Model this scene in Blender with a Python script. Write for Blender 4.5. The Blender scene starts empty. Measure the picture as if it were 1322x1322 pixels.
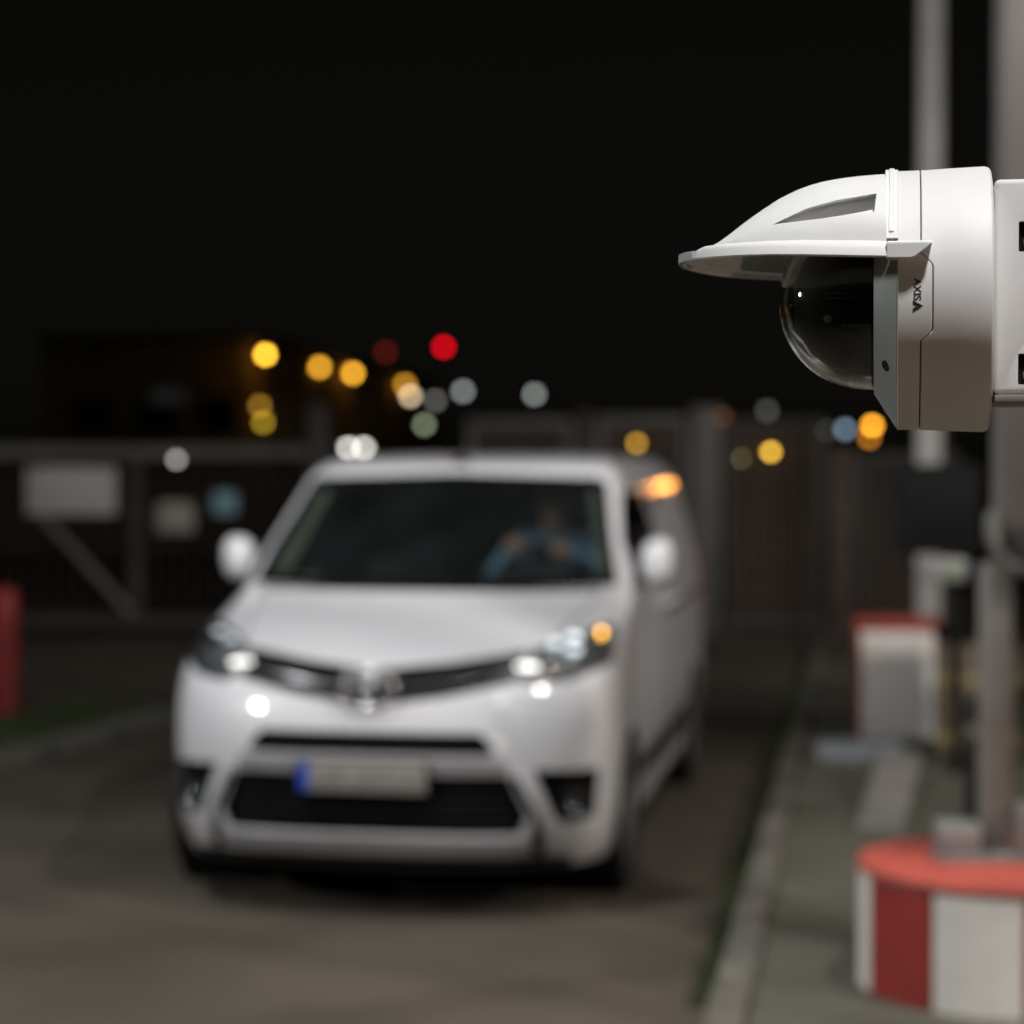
import bpy, bmesh, math, random
from mathutils import Vector, Matrix
R = math.radians
random.seed(7)
S = bpy.context.scene
COL = S.collection
# ------------------------------------------------------------------ camera, world, exposure
cam = bpy.data.cameras.new('camera'); camo = bpy.data.objects.new('camera', cam); COL.objects.link(camo)
cam.sensor_width = 36; cam.lens = 2700/1322*36
camo.location = (0, 0, 1.88); camo.rotation_euler = (R(90-1.294), 0, 0)
cam.clip_start = .05; cam.clip_end = 3000
cam.dof.use_dof = True; cam.dof.focus_distance = 1.915; cam.dof.aperture_fstop = 3.12; cam.dof.aperture_blades = 0
S.camera = camo
w = bpy.data.worlds.new('World'); S.world = w; w.use_nodes = True
nt = w.node_tree; bgn = nt.nodes['Background']
sky = nt.nodes.new('ShaderNodeTexSky'); sky.sky_type = 'NISHITA'; sky.sun_disc = False
sky.sun_elevation = R(48); sky.sun_rotation = R(190)
hs = nt.nodes.new('ShaderNodeHueSaturation'); hs.inputs['Saturation'].default_value = .12
tn = nt.nodes.new('ShaderNodeMix'); tn.data_type = 'RGBA'; tn.blend_type = 'MULTIPLY'; tn.inputs[0].default_value = 1
tn.inputs[7].default_value = (1, .93, .8, 1)
nt.links.new(sky.outputs[0], hs.inputs['Color']); nt.links.new(hs.outputs[0], tn.inputs[6])
nt.links.new(tn.outputs[2], bgn.inputs[0]); bgn.inputs[1].default_value = .00055
sun = bpy.data.lights.new('moonlight', 'SUN'); sun.energy = .012; sun.angle = R(.5); sun.color = (1, .96, .9)
so = bpy.data.objects.new('moonlight', sun); COL.objects.link(so)
so.rotation_euler = (R(42), 0, R(-10))
S.view_settings.view_transform = 'Standard'; S.view_settings.look = 'None'
S.view_settings.exposure = 0; S.view_settings.gamma = 1; S.view_settings.use_curve_mapping = False
S.render.engine = 'CYCLES'
S.cycles.max_bounces = 10; S.cycles.transparent_max_bounces = 24; S.cycles.transmission_bounces = 10
S.cycles.sample_clamp_indirect = 4; S.cycles.sample_clamp_direct = 0
S.cycles.caustics_reflective = True

# ------------------------------------------------------------------ materials
def mat(name, col, rough=.6, metal=0, coat=0, var=.12, scale=8, bump=0, bscale=60, spec=.5, col2=None, **kw):
    m = bpy.data.materials.new(name); m.use_nodes = True
    n = m.node_tree.nodes; l = m.node_tree.links; b = n['Principled BSDF']
    tc = n.new('ShaderNodeTexCoord'); nz = n.new('ShaderNodeTexNoise')
    nz.inputs['Scale'].default_value = scale; nz.inputs['Detail'].default_value = 6
    l.new(tc.outputs['Object'], nz.inputs['Vector'])
    rp = n.new('ShaderNodeValToRGB')
    c2 = col2 or tuple(c*(1-var) for c in col)
    c1 = col if col2 else tuple(min(1, c*(1+var*.5)) for c in col)
    rp.color_ramp.elements[0].position = .35; rp.color_ramp.elements[0].color = (*c2, 1)
    rp.color_ramp.elements[1].position = .65; rp.color_ramp.elements[1].color = (*c1, 1)
    l.new(nz.outputs['Fac'], rp.inputs[0]); l.new(rp.outputs[0], b.inputs['Base Color'])
    b.inputs['Roughness'].default_value = rough; b.inputs['Metallic'].default_value = metal
    b.inputs['Coat Weight'].default_value = coat; b.inputs['Coat Roughness'].default_value = .075; b.inputs['Coat IOR'].default_value = 1.9 if coat else 1.5
    b.inputs['Specular IOR Level'].default_value = spec
    if bump:
        n2 = n.new('ShaderNodeTexNoise'); n2.inputs['Scale'].default_value = bscale; n2.inputs['Detail'].default_value = 4
        l.new(tc.outputs['Object'], n2.inputs['Vector'])
        bp = n.new('ShaderNodeBump'); bp.inputs['Strength'].default_value = bump; bp.inputs['Distance'].default_value = .01
        l.new(n2.outputs['Fac'], bp.inputs['Height']); l.new(bp.outputs[0], b.inputs['Normal'])
    for k, v in kw.items(): b.inputs[k].default_value = v
    return m

def emat(name, col, strength, sample=False):
    m = bpy.data.materials.new(name); m.use_nodes = True
    n = m.node_tree.nodes; l = m.node_tree.links
    n.remove(n['Principled BSDF'])
    e = n.new('ShaderNodeEmission'); e.inputs[0].default_value = (*col, 1); e.inputs[1].default_value = strength
    l.new(e.outputs[0], n['Material Output'].inputs[0])
    m.cycles.emission_sampling = 'AUTO' if sample else 'NONE'
    return m

def glassy(name, tint, rough=.0, dust=0):
    """thin pane: fresnel reflection over a tinted see-through"""
    m = bpy.data.materials.new(name); m.use_nodes = True
    n = m.node_tree.nodes; l = m.node_tree.links
    n.remove(n['Principled BSDF'])
    t = n.new('ShaderNodeBsdfTransparent'); t.inputs[0].default_value = (*tint, 1)
    g = n.new('ShaderNodeBsdfGlossy'); g.inputs['Roughness'].default_value = rough
    f = n.new('ShaderNodeFresnel'); ge = n.new('ShaderNodeNewGeometry')
    ma = n.new('ShaderNodeMath'); ma.operation = 'MULTIPLY_ADD'; ma.inputs[1].default_value = 1/1.5-1.5; ma.inputs[2].default_value = 1.5
    l.new(ge.outputs['Backfacing'], ma.inputs[0]); l.new(ma.outputs[0], f.inputs[0])   # same reflectance from either side of a thin pane
    mx = n.new('ShaderNodeMixShader')
    l.new(f.outputs[0], mx.inputs[0]); l.new(t.outputs[0], mx.inputs[1]); l.new(g.outputs[0], mx.inputs[2])
    out = mx
    if dust:
        d = n.new('ShaderNodeBsdfDiffuse'); d.inputs[0].default_value = (.42, .48, .5, 1); m2 = n.new('ShaderNodeMixShader')
        nz = n.new('ShaderNodeTexNoise'); nz.inputs['Scale'].default_value = 3.5; nz.inputs['Detail'].default_value = 5
        tc = n.new('ShaderNodeTexCoord'); mm_ = n.new('ShaderNodeMath'); mm_.operation = 'MULTIPLY'; mm_.inputs[1].default_value = dust*2
        l.new(tc.outputs['Object'], nz.inputs['Vector']); l.new(nz.outputs['Fac'], mm_.inputs[0]); l.new(mm_.outputs[0], m2.inputs[0])
        l.new(mx.outputs[0], m2.inputs[1]); l.new(d.outputs[0], m2.inputs[2]); out = m2
    l.new(out.outputs[0], n['Material Output'].inputs[0])
    return m

M = {}
M['asphalt'] = mat('asphalt', (.092, .076, .058), .92, col2=(.058, .048, .037), scale=.9, bump=.5, bscale=90, spec=.3)
M['pavement'] = mat('pavement', (.098, .094, .068), .9, col2=(.068, .066, .047), scale=1.5, bump=.4, bscale=60)
M['yard'] = mat('yard_gravel', (.045, .038, .030), .95, col2=(.028, .024, .02), scale=.5, bump=.4)
M['kerb'] = mat('kerb_stone', (.14, .13, .108), .85, col2=(.085, .08, .063), scale=6, bump=.3)
M['grass'] = mat('grass', (.05, .075, .02), .8, col2=(.03, .045, .014), scale=3)
M['soil'] = mat('soil', (.05, .048, .028), .95, col2=(.03, .035, .018), scale=5, bump=.5)
M['van'] = mat('white_van_paint', (.73, .73, .745), .35, coat=.8, var=.03, scale=2)
M['van'].node_tree.nodes['Principled BSDF'].inputs['Coat Roughness'].default_value = .06
M['white'] = mat('white_powder_coat', (.79, .785, .78), .55, var=.05, scale=16, bump=.015, bscale=1600)
M['shade'] = mat('white_shield_plastic', (.83, .83, .83), .5, var=.04, scale=18, bump=.012, bscale=1600)
M['bezel'] = mat('grey_bezel_plastic', (.42, .43, .42), .5, var=.04)
M['black'] = mat('black_plastic', (.009, .009, .009), .75, var=.2, spec=.1)
M['gloss'] = mat('gloss_black', (.008, .008, .009), .12, var=.2)
M['liner'] = mat('dome_liner', (.022, .025, .020), .36, var=.2, scale=30)
M['rubber'] = mat('tyre_rubber', (.018, .018, .018), .85, var=.2, bump=.3)
M['chrome'] = mat('chrome', (.86, .87, .88), .22, metal=1, var=.03)
M['silver'] = mat('silver_trim', (.42, .42, .43), .38, metal=.6, var=.05)
M['alloy'] = mat('alloy_rim', (.5, .5, .5), .3, metal=.9, var=.05)
M['galv'] = mat('galvanised_steel', (.15, .145, .135), .55, metal=.25, col2=(.11, .107, .1), scale=5)
M['gatedark'] = mat('dark_gate_steel', (.07, .066, .06), .6, metal=.2, col2=(.045, .043, .04), scale=4)
M['bar'] = mat('rusty_brown_bar', (.105, .078, .060), .7, metal=.1, col2=(.065, .05, .04), scale=4)
M['post'] = mat('grey_painted_post', (.225, .205, .195), .55, col2=(.19, .175, .165), scale=3)
M['post2'] = mat('beige_grey_post', (.25, .235, .215), .55, col2=(.20, .19, .17), scale=3)
M['red'] = mat('red_paint', (.46, .085, .058), .6, col2=(.36, .065, .045), scale=5)
M['dred'] = mat('faded_red_paint', (.30, .030, .022), .6, col2=(.23, .024, .018), scale=5)
M['wpaint'] = mat('white_concrete_paint', (.74, .71, .66), .7, col2=(.68, .655, .605), scale=6, bump=.2)
M['tan'] = mat('tan_housing', (.17, .125, .085), .6, col2=(.12, .09, .06), scale=4)
M['yellow'] = mat('yellow_trim', (.36, .30, .12), .6, col2=(.27, .22, .09), scale=5)
M['steel'] = mat('brushed_steel', (.26, .26, .25), .45, metal=.3, var=.06)
M['sign'] = mat('pale_sign_board', (.56, .56, .56), .6, col2=(.46, .46, .46), scale=2)
M['sign2'] = mat('cream_sign_board', (.42, .42, .36), .6, col2=(.34, .34, .29), scale=2)
M['sign3'] = mat('blue_sign_board', (.32, .56, .64), .6, col2=(.27, .48, .56), scale=2)
M['wall'] = mat('ochre_render_wall', (.42, .27, .12), .85, col2=(.32, .20, .09), scale=.6, bump=.2)
M['darkwall'] = mat('dark_brick_wall', (.10, .065, .045), .9, col2=(.06, .04, .028), scale=.8, bump=.3)
M['roof'] = mat('dark_roof', (.03, .03, .03), .8)
M['plate'] = mat('number_plate', (.25, .24, .215), .5, var=.03)
M['blue'] = mat('blue_plate_band', (.015, .06, .42), .5, var=.05)
M['teal'] = mat('dark_teal_plastic', (.02, .055, .05), .5)
M['skin'] = mat('skin', (.42, .22, .15), .55, var=.08, **{'Subsurface Weight': .05})
M['hair'] = mat('dark_hair', (.018, .012, .009), .7, var=.3, bump=.4, bscale=200)
M['shirt'] = mat('light_blue_cloth', (.26, .38, .55), .8, var=.1, bump=.3, bscale=120)
M['trousers'] = mat('dark_trousers', (.03, .032, .04), .85)
M['eye'] = mat('eye_white', (.6, .6, .58), .2)
M['lip'] = mat('lips', (.33, .12, .10), .5)
M['seat'] = mat('seat_cloth', (.075, .078, .075), .9, var=.15, bump=.3, bscale=100)
M['dash'] = mat('dashboard_plastic', (.022, .022, .024), .65, var=.2, bump=.2)
M['lining'] = mat('pillar_lining', (.15, .15, .115), .8, var=.1)
M['glass'] = glassy('windscreen_glass', (.80, .84, .82), dust=.010)
M['dglass'] = glassy('tinted_side_glass', (.16, .17, .17))
M['lens'] = glassy('clear_lens', (.93, .94, .94), .02)
M['cone'] = mat('reflector_bowl', (.35, .36, .38), .12, metal=1, var=.05, scale=25, bump=.25, bscale=28)
M['hl'] = mat('headlight_housing', (.34, .35, .36), .3, metal=.5, var=.5, scale=14)
M['cable'] = mat('pale_grey_cable', (.20, .20, .18), .6)
M['mark'] = mat('printed_mark', (.010, .010, .010), .6)
gm = bpy.data.materials.new('dome_polycarbonate'); gm.use_nodes = True
gb = gm.node_tree.nodes['Principled BSDF']; gb.inputs['Transmission Weight'].default_value = 1
gb.inputs['Base Color'].default_value = (.80, .81, .78, 1); gb.inputs['Roughness'].default_value = .035; gb.inputs['IOR'].default_value = 1.55
M['dome'] = gm

# brown tint low on the van that thins out upwards, broken up by noise
n = M['van'].node_tree.nodes; l = M['van'].node_tree.links; b = n['Principled BSDF']
src = b.inputs['Base Color'].links[0].from_socket
tc = n.new('ShaderNodeTexCoord'); sp = n.new('ShaderNodeSeparateXYZ'); l.new(tc.outputs['Object'], sp.inputs[0])
mr = n.new('ShaderNodeMapRange'); mr.inputs[1].default_value = .75; mr.inputs[2].default_value = .2; mr.inputs[3].default_value = 0; mr.inputs[4].default_value = .85
l.new(sp.outputs['Z'], mr.inputs[0])
nz = n.new('ShaderNodeTexNoise'); nz.inputs['Scale'].default_value = 5; nz.inputs['Detail'].default_value = 7; l.new(tc.outputs['Object'], nz.inputs['Vector'])
mu = n.new('ShaderNodeMath'); mu.operation = 'MULTIPLY'; l.new(mr.outputs[0], mu.inputs[0]); l.new(nz.outputs['Fac'], mu.inputs[1])
mx = n.new('ShaderNodeMix'); mx.data_type = 'RGBA'; l.new(mu.outputs[0], mx.inputs[0]); l.new(src, mx.inputs[6]); mx.inputs[7].default_value = (.16, .13, .10, 1)
l.new(mx.outputs[2], b.inputs['Base Color'])

# ------------------------------------------------------------------ helpers
def tag(o, label=None, cat=None, group=None, kind=None):
    if label: o['label'] = label
    if cat: o['category'] = cat
    if group: o['group'] = group
    if kind: o['kind'] = kind
    return o

def empty(name, loc=(0, 0, 0), rz=0, label=None, cat=None, group=None):
    o = bpy.data.objects.new(name, None); COL.objects.link(o)
    o.location = loc; o.rotation_euler = (0, 0, rz); o.empty_display_size = .1
    return tag(o, label, cat, group)

def build(name, bm, m, parent=None, smooth=None, loc=None):
    bmesh.ops.recalc_face_normals(bm, faces=bm.faces)
    me = bpy.data.meshes.new(name); bm.to_mesh(me); bm.free()
    me.materials.append(m)
    if smooth is not None:
        for p in me.polygons: p.use_smooth = True
        me.set_sharp_from_angle(angle=R(smooth))
    o = bpy.data.objects.new(name, me); COL.objects.link(o)
    if parent: o.parent = parent
    if loc: o.location = loc
    return o

def copy_tree(o, parent=None):
    c = o.copy(); COL.objects.link(c); c.parent = parent
    for ch in [x for x in ALL_CH(o)]: copy_tree(ch, c)
    return c
def ALL_CH(o): return [x for x in bpy.data.objects if x.parent == o]

def box(bm, x0, x1, y0, y1, z0, z1, bev=0, seg=1, mtx=None):
    r = bmesh.ops.create_cube(bm, size=1)
    vs = r['verts']
    for v in vs: v.co = Vector(((x0+x1)/2+v.co.x*(x1-x0), (y0+y1)/2+v.co.y*(y1-y0), (z0+z1)/2+v.co.z*(z1-z0)))
    if bev:
        es = list({e for v in vs for e in v.link_edges})
        rb = bmesh.ops.bevel(bm, geom=es, offset=bev, segments=seg, affect='EDGES', profile=.5)
        vs = list({v for f in rb['faces'] for v in f.verts} | {v for v in vs if v.is_valid})
    if mtx is not None: bmesh.ops.transform(bm, matrix=mtx, verts=[v for v in vs if v.is_valid])
    return vs

def B(name, m, parent, *a, bev=0, seg=2, mtx=None, smooth=None):
    bm = bmesh.new(); box(bm, *a, bev=bev, seg=seg, mtx=mtx)
    return build(name, bm, m, parent, smooth=30 if bev else None)

def tube(bm, pts, r, n=10, cap=True):
    pts = [Vector(p) for p in pts]; rings = []
    rr = r if isinstance(r, (list, tuple)) else [r]*len(pts)
    up = None
    for i, p in enumerate(pts):
        d = (pts[min(i+1, len(pts)-1)]-pts[max(i-1, 0)]).normalized()
        if up is None: up = Vector((0, 0, 1)) if abs(d.z) < .9 else Vector((1, 0, 0))
        a = d.cross(up).normalized(); b = d.cross(a).normalized(); up = -b if (-b).dot(up) > 0 else b
        rings.append([bm.verts.new(p+(a*math.cos(2*math.pi*k/n)+b*math.sin(2*math.pi*k/n))*rr[i]) for k in range(n)])
    for i in range(len(rings)-1):
        for k in range(n):
            bm.faces.new((rings[i][k], rings[i][(k+1) % n], rings[i+1][(k+1) % n], rings[i+1][k]))
    if cap: bm.faces.new(rings[0][::-1]); bm.faces.new(rings[-1])

def T(name, m, parent, pts, r, n=12):
    bm = bmesh.new(); tube(bm, pts, r, n); return build(name, bm, m, parent, smooth=40)

def lathe(bm, prof, n=48, axis='z', closed=False, ang=(0, 2*math.pi)):
    """prof: (radius, height) pairs; closed = ring profile"""
    def P(r, h, a):
        c, s = math.cos(a)*r, math.sin(a)*r
        return {'z': (c, s, h), 'x': (h, c, s), 'y': (c, h, s)}[axis]
    rows = []
    for r, h in prof:
        if r < 1e-6: rows.append([bm.verts.new(P(0, h, 0))])
        else: rows.append([bm.verts.new(P(r, h, 2*math.pi*k/n)) for k in range(n)])
    idx = list(range(len(rows)-1)) + ([len(rows)-1] if closed else [])
    for i in idx:
        a, b = rows[i], rows[(i+1) % len(rows)]
        for k in range(n):
            k2 = (k+1) % n
            if len(a) == 1 and len(b) == 1: continue
            if len(a) == 1: bm.faces.new((a[0], b[k], b[k2]))
            elif len(b) == 1: bm.faces.new((a[k], a[k2], b[0]))
            else: bm.faces.new((a[k], a[k2], b[k2], b[k]))

def L(name, m, parent, prof, n=48, axis='z', closed=False, smooth=35, mtx=None):
    bm = bmesh.new(); lathe(bm, prof, n, axis, closed)
    if mtx is not None: bmesh.ops.transform(bm, matrix=mtx, verts=bm.verts)
    return build(name, bm, m, parent, smooth=smooth)

def prism(bm, poly, y0, y1, plane='xz'):
    def P(a, b, d): return {'xz': (a, d, b), 'xy': (a, b, d), 'yz': (d, a, b)}[plane]
    A = [bm.verts.new(P(a, b, y0)) for a, b in poly]; C = [bm.verts.new(P(a, b, y1)) for a, b in poly]
    bm.faces.new(A); bm.faces.new(C[::-1])
    for i in range(len(poly)):
        j = (i+1) % len(poly); bm.faces.new((A[i], C[i], C[j], A[j]))

def boolean(o, cutters):
    for c in cutters:
        c.parent = o.parent; md = o.modifiers.new('b', 'BOOLEAN'); md.object = c; md.operation = 'DIFFERENCE'; md.solver = 'EXACT'; md.use_self = True
    dg = bpy.context.evaluated_depsgraph_get(); dg.update()
    me = bpy.data.meshes.new_from_object(o.evaluated_get(dg))
    o.modifiers.clear(); o.data = me
    for c in cutters: bpy.data.objects.remove(c)
    return o

def skin(name, m, parent, nodes, edges, sub=2, root=0):
    """nodes: list (x,y,z,radius)"""
    me = bpy.data.meshes.new(name)
    me.from_pydata([n[:3] for n in nodes], edges, [])
    o = bpy.data.objects.new(name, me); COL.objects.link(o)
    md = o.modifiers.new('s', 'SKIN'); md.use_smooth_shade = True
    sv = me.skin_vertices[0].data
    for i, n in enumerate(nodes):
        sv[i].radius = (n[3], n[3]); sv[i].use_root = (i == root)
    ms = o.modifiers.new('u', 'SUBSURF'); ms.levels = sub; ms.render_levels = sub
    dg = bpy.context.evaluated_depsgraph_get(); dg.update()
    me2 = bpy.data.meshes.new_from_object(o.evaluated_get(dg))
    o.modifiers.clear(); o.data = me2; me2.materials.clear(); me2.materials.append(m)
    for p in me2.polygons: p.use_smooth = True
    if parent: o.parent = parent
    return o

def interp(x, X, Y):
    if x <= X[0]: return Y[0]
    for i in range(len(X)-1):
        if x <= X[i+1]: return Y[i]+(Y[i+1]-Y[i])*(x-X[i])/(X[i+1]-X[i])
    return Y[-1]

def smooth_interp(x, X, Y):
    """monotone cubic through the points"""
    n = len(X)
    if x <= X[0]: return Y[0]
    if x >= X[-1]: return Y[-1]
    d = [(Y[i+1]-Y[i])/(X[i+1]-X[i]) for i in range(n-1)]
    m = [d[0]]+[0 if d[i-1]*d[i] <= 0 else 2*d[i-1]*d[i]/(d[i-1]+d[i]) for i in range(1, n-1)]+[d[-1]]
    for i in range(n-1):
        if x <= X[i+1]:
            h = X[i+1]-X[i]; t = (x-X[i])/h
            return (Y[i]*(1+2*t)*(1-t)**2+m[i]*h*t*(1-t)**2+Y[i+1]*t*t*(3-2*t)+m[i+1]*h*t*t*(t-1))

# ------------------------------------------------------------------ ground, lane, kerbs, pavement
def sheet(name, m, poly, z, kind='structure', z0=None):
    bm = bmesh.new()
    if z0 is None:
        bm.faces.new([bm.verts.new((x, y, z)) for x, y in poly])
    else: prism(bm, poly, z0, z, 'xy')
    return tag(build(name, bm, m), kind=kind)

g = sheet('ground', M['yard'], [(-900, -300), (900, -300), (900, 1500), (-900, 1500)], 0)
sheet('road', M['asphalt'], [(-9, -12), (6, -12), (6, 23.4), (-9, 23.4)], .004)
# the lane runs at about 9.5 degrees to the view
LD = Vector((math.sin(R(9.6)), math.cos(R(9.6)), 0)); LN = Vector((LD.y, -LD.x, 0))
def lane(p0, s, n=0): return (p0[0]+LD.x*s+LN.x*n, p0[1]+LD.y*s+LN.y*n)
K0 = (1.03, 9.13)
sheet('pavement', M['pavement'], [lane(K0, -14, .14), lane(K0, 11.6, .14), lane(K0, 11.6, 9), lane(K0, -14, 9)], .085, z0=-.05)
def kerb_run(name, p0, d, n, length=1.0, wid=.13, top=.11, skip=()):
    """kerb stones laid end to end, each its own piece"""
    root = empty(name, (p0[0], p0[1], 0), -math.atan2(d[0], d[1])); tag(root, kind='structure')
    proto = None
    for i in range(n):
        if i in skip: continue
        if proto is None:
            bm = bmesh.new(); box(bm, 0, wid, .006, length-.006, -.05, top, bev=.012, seg=2)
            proto = build('kerb_stone', bm, M['kerb'], root, smooth=30); o = proto
        else:
            o = proto.copy(); COL.objects.link(o); o.parent = root
        o.location = (random.uniform(-.006, .006), i*length, random.uniform(-.006, .004))
        o.rotation_euler = (0, 0, random.uniform(-.006, .006))
    return root
k = lane(K0, -14, 0)
kerb_run('kerb', k, LD, 26)
# left traffic island with grass behind its kerb
P1 = Vector((-3.9, 10.6, 0)); P2 = Vector((-2.62, 15.2, 0)); dl = (P2-P1).normalized(); nl = Vector((dl.y, -dl.x, 0))
kerb_run('kerb', (P1-dl*6).to_tuple(), dl, 11, wid=.22, top=.11)
a0 = P1-dl*6; b0 = a0+dl*11
sheet('island_soil', M['soil'], [(a0-nl*.0)[:2], (b0)[:2], (b0-nl*.9+dl*.4)[:2], (a0-nl*5)[:2]], .07, z0=-.05)

def grass(name, label_kind, n, fn, hmin=.03, hmax=.1):
    bm = bmesh.new()
    for i in range(n):
        x, y, z = fn(); h = random.uniform(hmin, hmax); a = random.uniform(0, 6.28); wd = .004
        dx, dy = math.cos(a)*wd, math.sin(a)*wd; lx, ly = random.gauss(0, .35)*h, random.gauss(0, .35)*h
        v = [bm.verts.new((x-dx, y-dy, z)), bm.verts.new((x+dx, y+dy, z)), bm.verts.new((x+lx*.5+dx*.6, y+ly*.5+dy*.6, z+h*.6)), bm.verts.new((x+lx*1.2, y+ly*1.2, z+h))]
        bm.faces.new((v[0], v[1], v[2])); bm.faces.new((v[0], v[2], v[3]))
    o = build(name, bm, M['grass']); tag(o, kind='stuff'); return o
def gl():
    s = random.uniform(0, 11); q = random.random()**1.6*.8
    p = a0+dl*s-nl*q; return p.x, p.y, .07
tag(grass('grass', '', 16000, gl), 'short green grass strip behind the pale left kerb', 'grass')
def gr():
    s = random.uniform(-2, 10); q = random.gauss(-.03, .035)
    p = lane(K0, s, q); return p[0], p[1], .004
tag(grass('weeds', '', 9000, gr, .01, .05), 'low green weeds growing along the right kerb edge', 'weeds')

# ------------------------------------------------------------------ lamps
def lamp_mats(name, rgb, k, sample=False): return emat(name, rgb, k, sample)
LAMPS = []
def px(pxx, py, Y): return Vector(((pxx-661)/2700*Y, Y, 1.88-(py-600)/2700*Y))
def street_lamp(p, r, rgb, k, label, cat='street lamp', name='street_lamp', group=None, pole=True, arm=.6, sample=False):
    t = empty(name, (p.x, p.y, 0), 0, label, cat, group)
    bm = bmesh.new(); bmesh.ops.create_icosphere(bm, subdivisions=2, radius=r)
    bmesh.ops.transform(bm, matrix=Matrix.Translation((0, 0, p.z)), verts=bm.verts)
    build('lamp_lens', bm, lamp_mats('lit_lamp', rgb, k, sample), t, smooth=180)
    L('lamp_head', M['gatedark'], t, [(0, p.z+r*1.25), (r*.8, p.z+r*1.15), (r*1.25, p.z+r*.75), (r*1.2, p.z+r*.7), (0, p.z+r*.72+.001)], 16)
    if pole:
        s = -1 if p.x > 0 else 1
        T('pole', M['gatedark'], t, [(s*-arm, 0.15, 0), (s*-arm, .15, p.z*.6), (s*-arm, .15, p.z+r)], [.09, .07, .05], 8)
        T('arm', M['gatedark'], t, [(s*-arm, .15, p.z+r*1.1), (0, 0, p.z+r*1.25)], .04, 6)
    return t
OR = (1.0, .50, .035); WH = (.92, 1.0, .95)

def rad(Y, pxr=4.6): return pxr/2700*Y
K = 12.0
# street lamps standing in the open
street_lamp(px(598, 505, 112), rad(112), WH, K*.19, 'dim white street lamp above the van roof, left of the two round white glows')
street_lamp(px(690, 509, 112), rad(112), WH, K*.19, 'dim white street lamp farther right above the van roof, alone in the dark')
street_lamp(px(562, 517, 108), rad(108), (1, .95, .9), K*.08, 'faint grey street lamp just right of the cream lamp')
street_lamp(px(548, 548, 105), rad(105), (.85, 1, .62), K*.17, 'greenish white street lamp low above the van roof')
street_lamp(px(530, 511, 100), rad(100), (1, .78, .5), K*.5, 'bright cream street lamp overlapping an orange one')
street_lamp(px(450, 578, 88), rad(88), (1, .98, .9), K*.62, 'bright white lamp at the left end of the van roof, left of a touching pair')
street_lamp(px(470, 578, 88), rad(88), (1, .98, .9), K*.62, 'bright white lamp at the left end of the van roof, right of a touching pair')
street_lamp(px(822, 572, 22.4), rad(22.4), (1, .52, .06), K*.34, 'dim amber lamp just above the right end of the van roof', 'gate lamp', 'gate_lamp', pole=False)
street_lamp(px(995, 583, 22.4), rad(22.4), (1, .56, .06), K*.72, 'yellow lamp seen against the barred gate to the right of the van', 'gate lamp', 'gate_lamp', pole=False)
street_lamp(px(960, 592, 22.8), rad(22.8, 4), (1, .85, .35), K*.30, 'pale yellow lamp half hidden by the gate bars beside the yellow lamp', 'gate lamp', 'gate_lamp', pole=False)
street_lamp(px(932, 538, 90), rad(90), (1, .35, .08), K*.05, 'very faint orange lamp above the gate post')
street_lamp(px(990, 530, 90), rad(90), (1, 1, .9), K*.045, 'very faint grey lamp above the barred gate')
street_lamp(px(1065, 556, 90), rad(90), (1, 1, .95), K*.035, 'barely visible grey lamp left of the blue one')
street_lamp(px(1091, 554, 90), rad(90), (.55, .78, 1), K*.20, 'pale blue lamp left of the strong orange lamp near the security camera')
street_lamp(px(1126, 549, 80), rad(80), (1, .42, .03), K*1.15, 'strong orange lamp just below the front of the security camera')
street_lamp(px(1122, 565, 84), rad(84), (1, .36, .03), K*.34, 'dimmer orange lamp directly under the strong orange lamp')
street_lamp(px(573, 448, 130), rad(130), (1, .0, .012), K*.62, 'deep red warning lamp on a tall mast, the highest light', 'warning lamp', 'warning_lamp', arm=0)
street_lamp(px(498, 455, 130), rad(130), (1, .06, .03), K*.055, 'very dim dark red warning lamp left of the bright red one', 'warning lamp', 'warning_lamp', arm=0)

t = street_lamp(Vector((5.9, 31.2, 2.9)), .15, (1, .36, .05), 24, 'orange yard lamp behind the security camera, mirrored in the van flank', sample=True)
# long low building whose lamp-lit side wall recedes on the left
bd = empty('warehouse', (-10.35, 85, 0), 0, 'long dark ochre warehouse behind the left gate with lamps on its wall', 'warehouse')
wd = Vector((4.0, 33, 0)).normalized(); wn = Vector((wd.y, -wd.x, 0))
def wpt(s, n=0): return (wd.x*s+wn.x*n, wd.y*s+wn.y*n)
def wbox(name, m, s0, s1, n0, n1, z0, z1):
    bm = bmesh.new(); prism(bm, [wpt(s0, n0), wpt(s1, n0), wpt(s1, n1), wpt(s0, n1)], z0, z1, 'xy'); return build(name, bm, m, bd)
wbox('wall', M['wall'], 0, 46, -.3, 0, 0, 6.9)
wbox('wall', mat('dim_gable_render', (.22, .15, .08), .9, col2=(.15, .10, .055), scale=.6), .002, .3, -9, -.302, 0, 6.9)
wbox('roof', M['roof'], -.2, 46.2, -9.2, .25, 6.902, 7.2)
for i in range(6):
    f = wbox('window', M['gatedark'], 3+i*7, 5+i*7, .003, .06, 1.3, 2.9)
    q = wbox('pane', M['gloss'], 3.1+i*7, 4.9+i*7, .062, .075, 1.4, 2.8); q.parent = f
for i in range(3):
    bm = bmesh.new(); prism(bm, [wpt(-.08, -2.4-i*2.6), wpt(-.003, -2.4-i*2.6), wpt(-.003, -.8-i*2.6), wpt(-.08, -.8-i*2.6)], 3.2, 4.6, 'xy')
    f = build('window', bm, M['gloss'], bd)
wbox('door', M['gatedark'], 12, 13.2, .003, .08, .05, 2.2)
B('lit_strip_window', emat('dim_lit_strip', (.9, 1, 1), .012), bd, -4.3, -2.9, -.15, -.05, 4.4, 4.9)
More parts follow.
